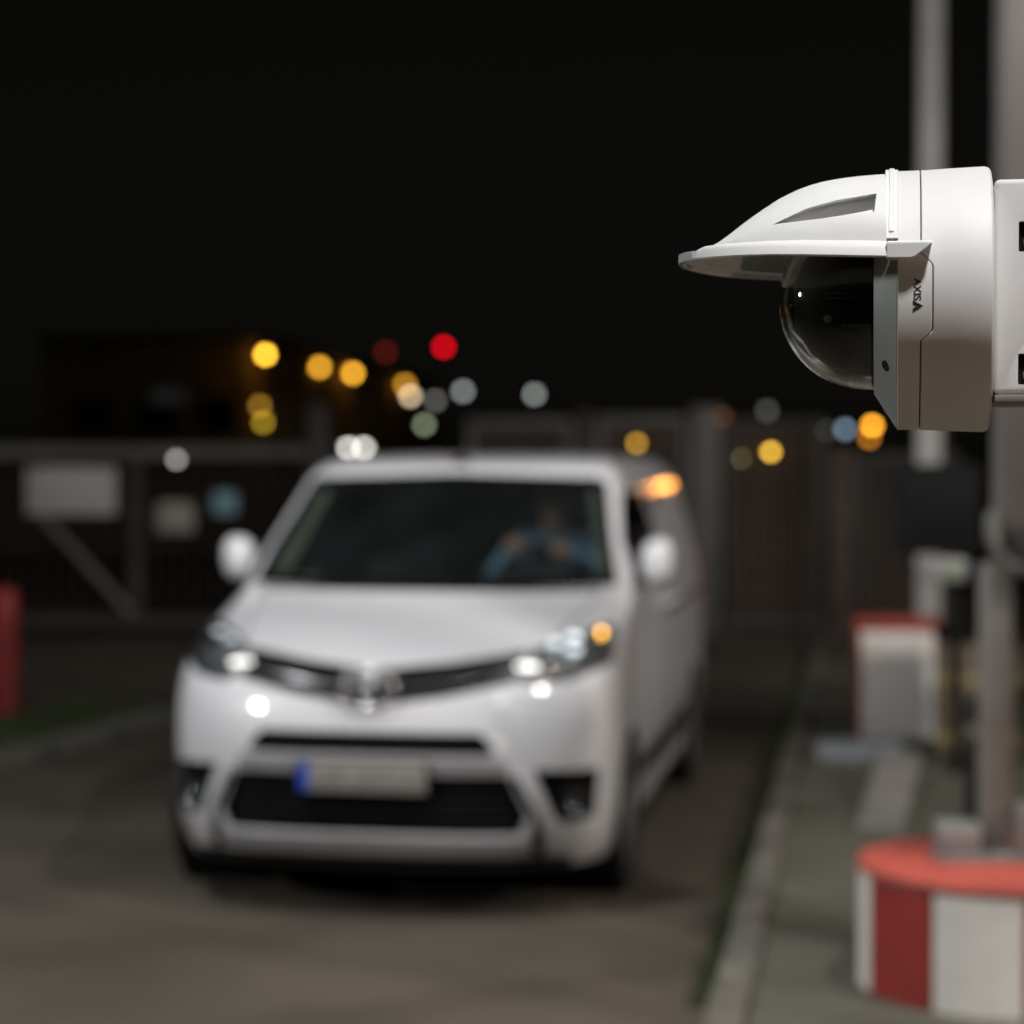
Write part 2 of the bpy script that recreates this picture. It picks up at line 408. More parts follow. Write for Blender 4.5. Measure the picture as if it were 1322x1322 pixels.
for (x, y, Y, kk, lab) in [(343, 458, 84.2, 1.55, 'brightest yellow wall lamp on the near corner of the warehouse'),
                      (413, 474, 96.4, .82, 'orange wall lamp second along the warehouse wall'),
                      (456, 482, 102.3, .95, 'orange wall lamp third along the warehouse wall'),
                      (523, 497, 117, .42, 'dim orange wall lamp farthest along the warehouse wall, behind the cream lamp'),
                      (336, 524, 84.0, .22, 'dim orange lamp low on the warehouse corner'),
                      (340, 545, 83.8, .26, 'olive yellow lamp lowest on the warehouse corner')]:
    p = px(x, y, Y); t = empty('wall_lamp', p, 0, lab, 'wall lamp', 'lamps on the warehouse')
    rgb = (1, .47, .035) if kk > .3 else (1, .5, .06)
    if 'brightest' in lab: rgb = (1, .53, .04)
    if 'olive' in lab: rgb = (1, .66, .05)
    r = rad(Y); bm = bmesh.new(); bmesh.ops.create_icosphere(bm, subdivisions=2, radius=r)
    build('lamp_lens', bm, emat('lit_wall_lamp', rgb, K*kk*.95, True), t, smooth=180)
    L('lamp_hood', M['gatedark'], t, [(0, r*1.3), (r*1.3, r*.9), (r*1.3, r*.8), (0, r*.95)], 16)
    T('bracket', M['gatedark'], t, [(0, 0, r*1.1), (-.5, .1, r*1.1)], .03, 6)

# dark wall and dark trees beyond the gates
bw = empty('boundary_wall', (4, 44, 0), 0, 'low dark brick wall far behind the gates', 'wall')
B('brickwork', M['darkwall'], bw, -34, 20, 0, .3, 0, 1.75)
B('coping', M['roof'], bw, -34, 20, -.05, .35, 1.752, 1.85)

# ------------------------------------------------------------------ gates
GY = 22.6; PX = GY/2700
def gx(p): return (p-661)*PX
def gz(p): return 1.88-(p-600)*PX
# left sliding gate: rails, uprights, diagonal brace
lg = empty('sliding_gate', (gx(150), GY, 0), 0, 'dark grey steel sliding gate with diagonal brace at the left, carrying three boards', 'gate')
ox = gx(150)
def gb(name, m, x0, x1, z0, z1, y0=-.05, y1=.05): return B(name, m, lg, x0-ox, x1-ox, y0, y1, z0, z1, bev=.006, seg=1)
gb('rail', M['galv'], gx(-330), gx(428), gz(592), gz(575))
gb('rail', M['gatedark'], gx(-330), gx(428), gz(808), gz(794))
for xx in (-150, 176, 420):
    gb('upright', M['gatedark'], gx(xx-8), gx(xx+8), gz(793.8), gz(592.2), -.04, .04)
for (xa, xb) in ((40, 168), (-280, -158)):
    T('brace', M['galv'] if xa > 0 else M['gatedark'], lg, [(gx(xa)-ox, 0, gz(650)), (gx(xb)-ox, 0, gz(792))], .055, 8)
mesh_root = lg
for i in range(0, 46):
    x = gx(-325+i*16.3)
    if i == 0: wire = B('infill_bar', M['gatedark'], lg, x-ox-.006, x-ox+.006, .052, .064, gz(793), gz(593)); base = x
    else:
        o = wire.copy(); COL.objects.link(o); o.parent = lg; o.location = (x-base, 0, 0)
def board(name, m, x0, x1, y0, y1, Y, label, cat):
    t = empty(name, (gx((x0+x1)/2), Y, gz(y1)), 0, label, cat)
    hw = (x1-x0)*PX/2; B('panel', m, t, -hw, hw, -.012, .012, 0, (y1-y0)*PX, bev=.004)
    for sx in (-1, 1): B('clamp', M['galv'], t, sx*hw*.8-.02, sx*hw*.8+.02, -.03, .02, (y1-y0)*PX*.9, (y1-y0)*PX*1.04)
board('sign_board', M['sign'], 37, 152, 603, 664, GY-.09, 'wide pale grey sign board hung on the left gate', 'sign')
board('sign_board', M['sign2'], 204, 252, 648, 687, GY-.09, 'small cream board low on the left gate between the other two', 'sign')
board('sign_board', M['sign3'], 276, 307, 634, 664, GY-.09, 'small light blue board on the gate nearest the van mirror', 'sign')
street_lamp(px(228, 593, GY-.25), rad(GY-.25), (1, .98, .88), K*.2, 'small round whitish lamp fixed to the top rail of the left gate', 'gate lamp', 'gate_lamp', pole=False)

# tall barred gates behind and right of the van
def barred_gate(x0, x1, ytop, label, barm, nb, frame):
    t = empty('barred_gate', (gx((x0+x1)/2), GY, 0), 0, label, 'gate', 'barred gate leaves')
    o = gx((x0+x1)/2); a, b = gx(x0)-o, gx(x1)-o; top = gz(ytop)
    B('top_rail', frame, t, a, b, -.04, .04, top-.1, top, bev=.006)
    B('bottom_rail', M['gatedark'], t, a, b, -.05, .05, .10, .24, bev=.006)
    B('stile', frame, t, a, a+.08, -.038, .038, .242, top-.102, bev=.006)
    B('stile', frame, t, b-.08, b, -.038, .038, .242, top-.102, bev=.006)
    pr = None
    for i in range(nb):
        x = a+.08+(b-a-.16)*(i+.5)/nb
        if pr is None:
            pr = B('bar', barm, t, -.034, .034, -.02, .02, .242, top-.102, bev=.005, seg=1); pr.location.x = x
        else:
            c = pr.copy(); COL.objects.link(c); c.parent = t; c.location.x = x
    return t
barred_gate(602, 740, 541, 'barred grey gate leaf behind the middle of the van roof', M['bar'], 9, M['galv'])
barred_gate(770, 888, 537, 'barred grey gate leaf behind the right end of the van roof', M['bar'], 8, M['galv'])
barred_gate(934, 1064, 541, 'barred brown gate leaf in full view right of the van', M['bar'], 9, M['gatedark'])
barred_gate(1106, 1240, 585, 'barred gate leaf behind the black cabinet at the right', M['bar'], 9, M['gatedark'])
def gate_post(xc, wpx, ytop, label, m):
    t = empty('gate_post', (gx(xc), GY, 0), 0, label, 'post'); h = gz(ytop); r = wpx*PX/2
    B('shaft', m, t, -r, r, -r*.7, r*.7, 0, h, bev=.01)
    B('cap', m, t, -r-.015, r+.015, -r*.7-.015, r*.7+.015, h+.001, h+.03, bev=.008)
gate_post(410, 26, 528, 'grey gate post where the left gate ends behind the van', M['gatedark'])
gate_post(755, 18, 534, 'slim gate post between the two leaves behind the van roof', M['gatedark'])
gate_post(910, 38, 528, 'broad grey gate post just right of the van', M['galv'])
gate_post(1086, 34, 582, 'grey brown gate post right of the barred brown leaf', M['bar'])
# ground beam under the gates
tag(B('gate_track', M['gatedark'], None, gx(600), gx(1240), GY-.16, GY-.06, .008, .075), kind='structure')

# ------------------------------------------------------------------ right island furniture
# far barrier pedestal: white box with red edges
pd = empty('barrier_pedestal', (2.53, 13.7, .085), R(-9), 'square white barrier pedestal with red painted edges on the right kerb', 'pedestal')
B('body', M['dred'], pd, -.27, .27, 0, .46, 0, .74, bev=.02)
B('white_face', M['wpaint'], pd, -.235, .235, -.006, .02, .0, .70, bev=.003)
B('side_face', M['tan'], pd, .268, .276, .05, .42, .05, .66)
B('lid', M['red'], pd, -.285, .285, -.012, .47, .741, .775, bev=.01)
tp = empty('tall_post', (2.90, 14.55, .085), R(-9), 'tall grey steel post rising behind the white pedestal out of the picture', 'post')
B('base_plate', M['galv'], tp, -.16, .16, -.16, .16, 0, .02)
B('shaft', mat('pale_galvanised_post', (.46, .45, .43), .5, col2=(.38, .37, .35), scale=3), tp, -.085, .085, -.085, .085, .021, 6.2, bev=.012)
bp = empty('base_block', (2.12, 12.75, .085), R(-9), 'low pale blue grey concrete block at the foot of the white pedestal', 'block')
B('block', mat('blue_grey_concrete', (.22, .245, .26), .85, col2=(.16, .18, .19), scale=4), bp, -.26, .26, -.2, .22, 0, .09, bev=.02)
# terminal: black cabinet, steel reader, dark stem
tm = empty('access_terminal', (2.45, 12.0, .085), R(-6), 'black access terminal cabinet on a dark stem with a steel reader beneath', 'terminal')
B('cabinet', M['black'], tm, -.25, .235, -.06, .16, 1.28, 1.80, bev=.015)
B('screen', mat('matt_dark_screen', (.007, .008, .008), .6, spec=.1), tm, -.18, .18, -.068, -.0595, 1.38, 1.72, bev=.002)
B('reader', M['steel'], tm, -.09, .15, -.10, .08, 1.13, 1.262, bev=.02)
B('status_light', emat('green_status_light', (.5, 1, .25), .25), tm, .05, .10, -.106, -.101, 1.18, 1.205)
B('stem', M['black'], tm, .07, .14, .0, .07, 0, 1.129, bev=.008)
B('base_plate', M['galv'], tm, -.1, .18, -.1, .18, 0, .015)
# tan barrier machine
bmach = empty('barrier_machine', (2.76, 12.75, .085), R(-9), 'low tan barrier machine with yellow trim right of the white pedestal', 'barrier machine')
B('body', M['tan'], bmach, -.16, .30, -.1, .35, 0, .72, bev=.02)
B('yellow_band', M['yellow'], bmach, -.165, .305, -.106, .355, .10, .17, bev=.004)
B('yellow_band', M['yellow'], bmach, -.165, .305, -.106, .355, .46, .52, bev=.004)
B('lid', M['black'], bmach, -.17, .31, -.11, .36, .721, .80, bev=.015)
tag(T('hanging_cable', M['black'], None, [(2.62, 11.9, 1.34), (2.70, 11.85, 1.05), (2.66, 11.88, .8), (2.74, 12.2, .55), (2.80, 12.5, .12)], .018, 8), 'black cable hanging from the terminal to the tan machine', 'cable')
bb = empty('black_bollard', (2.23, 10.0, .085), 0, 'slim black bollard behind the red topped base', 'bollard')
L('shaft', M['black'], bb, [(0, 0), (.055, 0), (.055, .62), (.05, .66), (.03, .69), (0, .70)], 24)
L('collar', M['galv'], bb, [(.056, .5), (.06, .505), (.06, .545), (.056, .55)], 24, closed=True)
sk = empty('kerb_ramp', (1.98, 11.0, .085), R(-14), 'grey concrete ramp slab leading back to the white pedestal', 'ramp')
bm = bmesh.new(); prism(bm, [(-.75, 0), (.9, 0), (.9, .16), (-.75, .02)], -.1, .13, 'yz'); build('slab', bm, M['post2'], sk)
# round red topped concrete base, nearest
rb = empty('round_base', (1.69, 7.2, .085), 0, 'round concrete base with red top and red and white side blocks, nearest the camera', 'concrete base')
L('core', M['wpaint'], rb, [(0, 0), (.455, 0), (.455, .40), (0, .40)], 64)
nb = 10
for i in range(nb):
    bm = bmesh.new(); a0_, a1_ = 2*math.pi*(i+.02)/nb, 2*math.pi*(i+.98)/nb
    st = 8; ri, ro = .457, .485
    rows = []
    for j in range(st+1):
        a = a0_+(a1_-a0_)*j/st+R(14)
        rows.append([bm.verts.new((r_*math.cos(a), r_*math.sin(a), z_)) for r_, z_ in ((ri, 0), (ro, 0), (ro, .385), (ri, .385))])
    for j in range(st):
        for q in range(4): bm.faces.new((rows[j][q], rows[j+1][q], rows[j+1][(q+1) % 4], rows[j][(q+1) % 4]))
    bm.faces.new(rows[0]); bm.faces.new(rows[-1][::-1])
    build('side_block', bm, M['dred'] if i % 2 else M['wpaint'], rb, smooth=30)
L('top', M['red'], rb, [(0, .43), (.47, .43), (.488, .424), (.493, .41), (.488, .401), (0, .401)], 64)
# support mast standing on the base
ms = empty('mast', (1.69, 7.3, .516), R(-4), 'square grey mast standing on the round red base, with a sleeve higher up', 'mast')
B('base_plate', M['steel'], ms, -.22, .10, -.17, .05, 0, .022, bev=.004)
B('foot_box', M['steel'], ms, -.21, -.065, -.14, .04, .023, .12, bev=.012)
B('foot_box', M['steel'], ms, .06, .10, -.15, -.06, .023, .2, bev=.008)
B('shaft', M['post2'], ms, -.052, .052, -.058, .058, .0225, 1.02, bev=.01)
B('sleeve', M['post'], ms, .0, .19, -.1, .1, 1.021, 4.2, bev=.012)
for (sx, sy) in ((-.19, -.15), (.08, -.155), (-.045, -.15)):
    L('bolt', M['galv'], ms, [(0, .023), (.012, .023), (.012, .035), (.006, .036), (.006, .045), (0, .045)], 12, mtx=Matrix.Translation((sx, sy, 0)))
pts = []
for i in range(17):
    a = R(200)-R(190)*i/16
    pts.append((.085+.13*math.cos(a+R(0)), -.125, 1.17+.155*math.sin(a)*-1))
cb = T('cable_loop', M['cable'], None, [(1.69+p[0], 7.3+p[1], .516+p[2]-.02) for p in pts], .022, 10)
tag(cb, 'pale grey cable loop hanging in front of the square mast', 'cable')
jb = empty('junction_box', (1.84, 7.12, 1.60), 0, 'dark teal junction box on the square mast inside the cable loop', 'junction box')
B('housing', M['teal'], jb, -.075, .09, -.05, .05, -.01, .09, bev=.015)
B('lid', M['black'], jb, -.05, .09, -.055, .045, -.06, -.012, bev=.01)
# left red bollard
rbo = empty('red_bollard', (-3.72, 15.3, .0), 0, 'red bollard at the left edge of the picture beside the grass', 'bollard')
L('shaft', M['dred'], rbo, [(0, 0), (.105, 0), (.105, .90), (.095, .95), (.06, .975), (0, .985)], 32)
L('cap_ring', M['dred'], rbo, [(.106, .86), (.110, .862), (.110, .89), (.106, .892)], 32, closed=True)

# ------------------------------------------------------------------ floodlights out of frame: key light behind the camera, reflected lamps, added fills
def floodlight(loc, aim, power, size, blend, color, label, radius=.12, lens_k=0):
    t = empty('floodlight_or_fill_mast', (loc[0], loc[1], 0), 0, label, 'floodlight')
    T('pole', M['galv'], t, [(0, -.35, 0), (0, -.35, loc[2]+.3)], [.11, .06], 16)
    d = (Vector(aim)-Vector(loc)).normalized(); q = d.to_track_quat('-Z', 'Y')
    bm = bmesh.new(); box(bm, -.25, .25, -.18, .18, .06, .2, bev=.02); bmesh.ops.transform(bm, matrix=Matrix.Translation((0, 0, loc[2]))@q.to_matrix().to_4x4(), verts=bm.verts)
    build('lamp_housing', bm, M['black'], t, smooth=30)
    l = bpy.data.lights.new('floodlight_or_fill_beam', 'SPOT'); l.energy = power; l.spot_size = R(size); l.spot_blend = blend
    l.shadow_soft_size = radius; l.color = color
    o = bpy.data.objects.new('floodlight_or_fill_beam', l); COL.objects.link(o); o.parent = t; o.location = (0, 0, loc[2]); o.rotation_euler = q.to_euler()
floodlight((1.25, -.6, 7.8), (.3, 2.8, .3), 1980, 60, .9, (1, .985, .97), 'white floodlight on a tall mast behind the camera', radius=.34)
floodlight((-2.5, 6.2, 6.5), (-.5, 9.6, 1.0), 900, 95, .6, (.97, .98, 1), 'added white fill light on an unseen mast left of the lane', radius=.1)  # added lamp, brightens the bonnet steeply from the left
floodlight((2.7, 6.0, 6.5), (.0, 9.6, 1.0), 770, 132, .4, (1, .97, .95), 'added white fill light on an unseen mast right of the lane', radius=.1)  # added counterpart, brightens the bonnet from the right
floodlight((-11.5, .2, 6.4), (-.8, 9.0, .8), 2600, 26, .4, (.96, .98, 1), 'white floodlight on a mast far left of the camera', radius=.18)
floodlight((11.5, -.3, 6.4), (.0, 9.0, .8), 2900, 44, .4, (1, .96, .93), 'white floodlight on a mast far right of the camera', radius=.18)
floodlight((5.8, 4.5, 4.6), (1.2, 10.5, .6), 300, 80, .6, (1, .74, .58), 'added warm fill light on an unseen mast beyond the pavement', radius=.14)  # added warm fill for the van's right flank
floodlight((-3.1, 3.0, 2.5), (.3, 2.0, 2.0), 105, 34, .5, (.93, 1, .98), 'added small cool fill light on an unseen post left of the lane', radius=.08)  # added fill that lifts the security camera's bezel
floodlight((-6.2, 13.5, 5.2), (-4.2, 22.6, 1.0), 210, 80, .6, (1, .98, .93), 'added white fill light on an unseen mast short of the left gate')  # added lamp that brightens the left gate and its boards
floodlight((7.6, 14.5, 5.4), (3.4, 22.6, 1.2), 620, 80, .6, (1, .93, .86), 'added warm white fill light on an unseen mast short of the right gate')  # added lamp that brightens the right gate
# added low warm fill, unseen behind the camera, lifts the drum's underside
t = empty('low_fill_light', (1.1, -.9, .085), 0, 'added low warm fill light on the pavement behind the camera', 'fill light')
L('shaft', M['black'], t, [(0, 0), (.06, 0), (.06, .55), (0, .55)], 24)
L('cap', M['black'], t, [(0, .70), (.075, .70), (.075, .73), (0, .745)], 24)
l = bpy.data.lights.new('low_fill_glow', 'POINT'); l.energy = 30; l.color = (1, .70, .54); l.shadow_soft_size = .05
o = bpy.data.objects.new('low_fill_glow', l); COL.objects.link(o); o.parent = t; o.location = (0, 0, .63)

# ------------------------------------------------------------------ the van
VZ = [.18,.25,.35,.5,.75,.87,.97,1.02,1.07,1.12,1.17,1.22,1.29,1.5,1.7,1.82,1.87,1.90,1.92,1.93]
VY = [.12,.06,.02,0,0,.02,.06,.12,.24,.40,.57,.76,1.0,1.29,1.60,1.76,1.86,2.05,2.4,2.9]
WZ = [.18,.3,.5,.8,1.0,1.15,1.3,1.5,1.7,1.82,1.88,1.91,1.93]
WW = [.90,.94,.96,.965,.96,.95,.93,.885,.825,.78,.73,.66,.45]
SZ = [.18,.9,1.05,1.32,1.8,1.93]; SS = [.62,.62,.6,.38,.25,.2]; SN = [2.9,2.9,2.7,2.6,2.6,2.4]
def vw(z): return smooth_interp(z, WZ, WW)
def vyf(x, z):
    w_ = vw(z); s = interp(z, SZ, SS); n = interp(z, SZ, SN); t = min(abs(x/w_), 1)
    return smooth_interp(z, VZ, VY)+s*(1-max(0, 1-t**n)**(1/n))
def vrear(z): return interp(z, [.2, .4, 1, 1.5, 1.8, 1.93], [4.84, 4.93, 4.95, 4.91, 4.84, 4.6])
van = empty('delivery_van', (-.586, 8.5, .006), R(-10), 'white delivery van with a lit orange indicator, driving up to the camera', 'van')
def van_body():
    bm = bmesh.new(); rows = []
    zs = [.22, .25, .3, .36, .42, .5, .58, .66, .74, .82, .89, .95, .99, 1.02, 1.045, 1.07, 1.095, 1.12, 1.145, 1.17, 1.195, 1.22, 1.245, 1.27, 1.29, 1.31, 1.35, 1.4, 1.45, 1.5, 1.56, 1.62, 1.68, 1.74, 1.79, 1.82, 1.85, 1.87, 1.885, 1.9, 1.91, 1.92, 1.927, 1.93]
    H = 22
    for z in zs:
        w_ = vw(z); s = interp(z, SZ, SS); n = interp(z, SZ, SN); y0 = smooth_interp(z, VZ, VY); yr = vrear(z)
        half = []
        for i in range(H+1):
            q = math.pi/2*i/H; half.append((w_*math.sin(q)**(2/n), y0+s*(1-math.cos(q)**(2/n))))
        ya, yb = y0+s, yr-.3
        for i in range(1, 24): half.append((w_, ya+(yb-ya)*i/24))
        for i in range(11):
            q = math.pi/2*i/10; half.append((w_*math.cos(q)**(2/4), yb+.3*math.sin(q)**(2/4)))
        full = half+[(-x, y) for x, y in half[-2:0:-1]]
        rows.append([bm.verts.new((x, y, z)) for x, y in full])
    N_ = len(rows[0])
    for a, b in zip(rows, rows[1:]):
        for k in range(N_): bm.faces.new((a[k], a[(k+1) % N_], b[(k+1) % N_], b[k]))
    bm.faces.new(rows[-1])
    return bm
def sym(p): return [(-x, z) for x, z in reversed(p)]
WIND = [(-.862, 1.325), (-.40, 1.315), (0, 1.31), (.40, 1.315), (.862, 1.325), (.735, 1.785), (.69, 1.81), (0, 1.83), (-.69, 1.81), (-.735, 1.785)]
HL = [(.585, 1.00), (.66, .965), (.80, .985), (.935, 1.035), (.93, 1.10), (.905, 1.175), (.78, 1.155), (.62, 1.095)]
GR = [(0, .885), (.30, .925), (.584, .985), (.60, 1.092), (.30, 1.055), (0, 1.03)]
GRL = sym(GR)
SLIT = [(-.525, .71), (-.49, .692), (.49, .692), (.525, .71), (.46, .785), (-.46, .785)]
INT = [(-.61, .37), (.61, .37), (.645, .45), (.57, .615), (-.57, .615), (-.645, .45)]
FOG = [(.75, .425), (.81, .405), (.895, .43), (.91, .62), (.665, .635)]
SIDEG = [(.655, .29), (.70, .27), (.71, .36), (.69, .45), (.60, .62), (.585, .60), (.67, .44)]
def cut(bm, poly, plane, sel):
    c = (sum(p[0] for p in poly)/len(poly), sum(p[1] for p in poly)/len(poly))
    lo = [min(p[i] for p in poly)-.03 for i in (0, 1)]; hi = [max(p[i] for p in poly)+.03 for i in (0, 1)]
    ax = (0, 2) if plane == 'xz' else (1, 2)
    def near():
        fs = []
        for f in bm.faces:
            if not sel(f): continue
            a = [v.co[ax[0]] for v in f.verts]; b = [v.co[ax[1]] for v in f.verts]
            if max(a) >= lo[0] and min(a) <= hi[0] and max(b) >= lo[1] and min(b) <= hi[1]: fs.append(f)
        return fs
    n = len(poly)
    for i in range(n):
        p, q = poly[i], poly[(i+1) % n]
        nx, nz = -(q[1]-p[1]), q[0]-p[0]
        co = Vector((0, 0, 0)); no = Vector((0, 0, 0))
        co[ax[0]] = p[0]; co[ax[1]] = p[1]; no[ax[0]] = nx; no[ax[1]] = nz
        fs = near(); geom = fs+list({e for f in fs for e in f.edges})+list({v for f in fs for v in f.verts})
        bmesh.ops.bisect_plane(bm, geom=geom, plane_co=co, plane_no=no.normalized(), dist=1e-5)
    dead = []
    for f in near():
        m = f.calc_center_median(); x, z = m[ax[0]], m[ax[1]]; inside = False
        for i in range(n):
            (x1, z1), (x2, z2) = poly[i], poly[(i+1) % n]
            if (z1 > z) != (z2 > z) and x < (x2-x1)*(z-z1)/(z2-z1)+x1: inside = not inside
        if inside: dead.append(f)
    bmesh.ops.delete(bm, geom=dead, context='FACES')
front = lambda f: f.calc_center_median().y < 2.3 and (abs(f.calc_center_median().x) < vw(f.calc_center_median().z)*.999 or f.calc_center_median().y < 1)
bm = van_body()
for p in (WIND, HL, sym(HL), GR, GRL, SLIT, INT, FOG, sym(FOG)): cut(bm, p, 'xz', front)
DOORWIN = [(1.40, 1.33), (2.70, 1.33), (2.66, 1.74), (1.86, 1.74), (1.52, 1.52)]
for sgn in (1, -1):
    sel = lambda f, s=sgn: f.calc_center_median().x*s > .5 and f.calc_center_median().y < 4.8
    cut(bm, DOORWIN, 'yz', sel)
    for ay in (.98, 4.15):
        arch = [(ay+.375*math.cos(math.pi*(i-.5)/12), max(.18, .335+.375*math.sin(math.pi*(i-.5)/12))) for i in range(14)]
        cut(bm, arch, 'yz', sel)
body = build('body', bm, M['van'], van, smooth=32)

def patch(poly, off, back, name, m, parent, step=.05, smooth=40, inset=0):
    """a solid panel that follows the body front: outer face off in front of it, inner face at back"""
    bm = bmesh.new()
    if inset:
        cx = sum(p[0] for p in poly)/len(poly); cz = sum(p[1] for p in poly)/len(poly)
        poly = [(x+(cx-x)/max(math.hypot(x-cx, z-cz), .01)*inset, z+(cz-z)/max(math.hypot(x-cx, z-cz), .01)*inset) for x, z in poly]
    bm.faces.new([bm.verts.new((x, 0, z)) for x, z in poly])
    x0, x1 = min(p[0] for p in poly), max(p[0] for p in poly); z0, z1 = min(p[1] for p in poly), max(p[1] for p in poly)
    def sl(axis, a, b):
        k = math.ceil(a/step)*step
        while k < b:
            co = Vector((k, 0, 0)) if axis == 0 else Vector((0, 0, k)); no = Vector((1, 0, 0)) if axis == 0 else Vector((0, 0, 1))
            bmesh.ops.bisect_plane(bm, geom=bm.faces[:]+bm.edges[:]+bm.verts[:], plane_co=co, plane_no=no, dist=1e-5); k += step
    sl(0, x0, x1); sl(2, z0, z1)
    r = bmesh.ops.extrude_face_region(bm, geom=bm.faces[:])
    newv = [v for v in r['geom'] if isinstance(v, bmesh.types.BMVert)]; ns = set(newv)
    for v in bm.verts:
        y = vyf(v.co.x, v.co.z); v.co.y = y-off if v not in ns else y+back
    return build(name, bm, m, parent, smooth=smooth)
def ring_patch(outer, inner, off, back, name, m, parent):
    bm = bmesh.new(); n = len(outer); sub = 6; O, I = [], []
    for i in range(n):
        for s in range(sub):
            t = s/sub; a, b = outer[i], outer[(i+1) % n]; c, d = inner[i], inner[(i+1) % n]
            O.append((a[0]+(b[0]-a[0])*t, a[1]+(b[1]-a[1])*t)); I.append((c[0]+(d[0]-c[0])*t, c[1]+(d[1]-c[1])*t))
    def V(p, dy): return bm.verts.new((p[0], vyf(p[0], p[1])+dy, p[1]))
    A = [V(p, -off) for p in O]; Bv = [V(p, -off) for p in I]; C = [V(p, back) for p in I]; D = [V(p, back) for p in O]; N_ = len(A)
    for i in range(N_):
        j = (i+1) % N_
        for P_, Q_ in ((A, Bv), (Bv, C), (C, D), (D, A)): bm.faces.new((P_[i], P_[j], Q_[j], Q_[i]))
    return build(name, bm, m, parent, smooth=40)
def scl(poly, s, dz=0):
    cx = sum(p[0] for p in poly)/len(poly); cz = sum(p[1] for p in poly)/len(poly)
    return [(cx+(x-cx)*s, cz+(z-cz)*s+dz) for x, z in poly]
WIN_IN = [(-.83, 1.35), (-.40, 1.34), (0, 1.335), (.40, 1.34), (.83, 1.35), (.71, 1.775), (.67, 1.795), (0, 1.815), (-.67, 1.795), (-.71, 1.775)]
ws = patch(WIND, .002, .003, 'windscreen', M['glass'], van, inset=.004)
WOUT = [(x*1.006, z+(.004 if z > 1.5 else -.004)) for x, z in WIND]
ring_patch(WOUT, WIN_IN, .004, .012, 'windscreen_surround', M['gloss'], van)
# bonnet shut line, cowl
bm = bmesh.new(); tube(bm, [(x, vyf(x, 1.305)-.002, 1.300) for x in [i*.1-.8 for i in range(17)]], .012, 8)
build('cowl_seal', bm, M['black'], van, smooth=40)
for s in (-1, 1):
    bm = bmesh.new(); pts = []
    for i in range(15):
        z = 1.10+.185*i/14; x = s*(.66+.14*i/14); pts.append((x, vyf(x, z)-.0005, z))
    tube(bm, pts, .0035, 6); build('bonnet_gap', bm, M['black'], van, smooth=40)
# wipers
for x0, x1 in ((-.10, -.70), (.62, .02)):
    pts = [(x0+(x1-x0)*t, vyf(x0+(x1-x0)*t, 1.345+.05*t)-.018, 1.345+.05*t) for t in [i/8 for i in range(9)]]
    T('wiper', M['black'], van, pts, .008, 6)
# grille
for nm, p in (('left', GR), ('right', GRL)):
    patch(p, -.035, .06, 'grille', M['black'], van, inset=0)
for x in ():
    pass
def surf_tube(name, m, parent, pts, r, off=0):
    P_ = []
    for (xa, za), (xb, zb) in zip(pts, pts[1:]):
        for i in range(8): t = i/8; P_.append((xa+(xb-xa)*t, za+(zb-za)*t))
    P_.append(pts[-1])
    return T(name, m, parent, [(x, vyf(x, z)-off, z) for x, z in P_], r, 8)
surf_tube('grille_bar', M['black'], van, [(-.585, 1.062), (-.3, 1.02), (-.12, .998), (.12, .998), (.3, 1.02), (.585, 1.062)], .011, -.012)
surf_tube('grille_bar', M['chrome'], van, [(-.58, 1.028), (-.3, .985), (-.125, .962)], .012, -.006)
surf_tube('grille_bar', M['chrome'], van, [(.125, .962), (.3, .985), (.58, 1.028)], .009, -.006)
# emblem: three interlocking chrome ovals
def oval(cx, cz, a, b, r, dy=.0):
    n = 40; bm = bmesh.new(); P_ = [(cx+a*math.cos(2*math.pi*i/n), 0, cz+b*math.sin(2*math.pi*i/n)) for i in range(n+1)]
    tube(bm, P_, r, 8, cap=False); return bm
em = B('emblem', M['black'], van, -.085, .085, .012, .05, .915, 1.03, bev=.01)
for (a, b, cz, r) in ((.112, .074, .962, .0085), (.034, .066, .962, .007), (.070, .024, 1.0, .007)):
    bm = oval(0, cz, a, b, r); bmesh.ops.transform(bm, matrix=Matrix.Translation((0, .012, 0))@Matrix.Rotation(R(-18), 4, 'X').to_4x4() if False else Matrix.Translation((0, -.004, 0)), verts=bm.verts)
    build('emblem_ring', bm, M['chrome'], em, smooth=180)
# lower bumper
patch(SLIT, -.03, .05, 'upper_intake', M['black'], van)
li = patch(INT, -.05, .07, 'lower_intake', M['black'], van)
for k_ in range(5):
    z = .405+k_*.042; hw = .585 if z < .5 else .56
    surf_tube('slat', M['black'], van, [(-hw, z), (0, z), (hw, z)], .009, -.03)
SK = [(-.645, .295), (-.40, .282), (0, .278), (.40, .282), (.645, .295), (.63, .352), (0, .358), (-.63, .352)]
patch(SK, .016, .03, 'skid_plate', M['silver'], van)
for p in (SIDEG, sym(SIDEG)): patch(p, .008, .03, 'intake_side', M['black'], van)
LOWL = [(-.80, .225), (.80, .225), (.80, .262), (.66, .27), (-.66, .27), (-.80, .262)]
patch(LOWL, .006, .05, 'chin_spoiler', M['black'], van)
BAR = [(-.575, .628), (.575, .628), (.555, .685), (-.555, .685)]
patch(BAR, .010, .02, 'bumper_bar', M['silver'], van)
for s in (1, -1):
    fp = FOG if s == 1 else sym(FOG)
    fb = patch(fp, -.05, .07, 'fog_recess', M['black'], van)
    rp_ = scl(fp, 1.03)
    cx, cz = s*.815, .505; cy = vyf(cx, cz)
    mt = Matrix.Translation((cx, cy+.02, cz))
    L('fog_light', M['cone'], fb, [(0, .03), (.03, .02), (.042, 0), (.048, -.004), (.05, .004), (.03, .04), (0, .045)], 28, axis='y', mtx=mt)
    L('fog_lens', M['lens'], fb, [(0, -.016), (.03, -.010), (.043, -.001), (.043, .001), (0, .0)], 28, axis='y', mtx=mt)
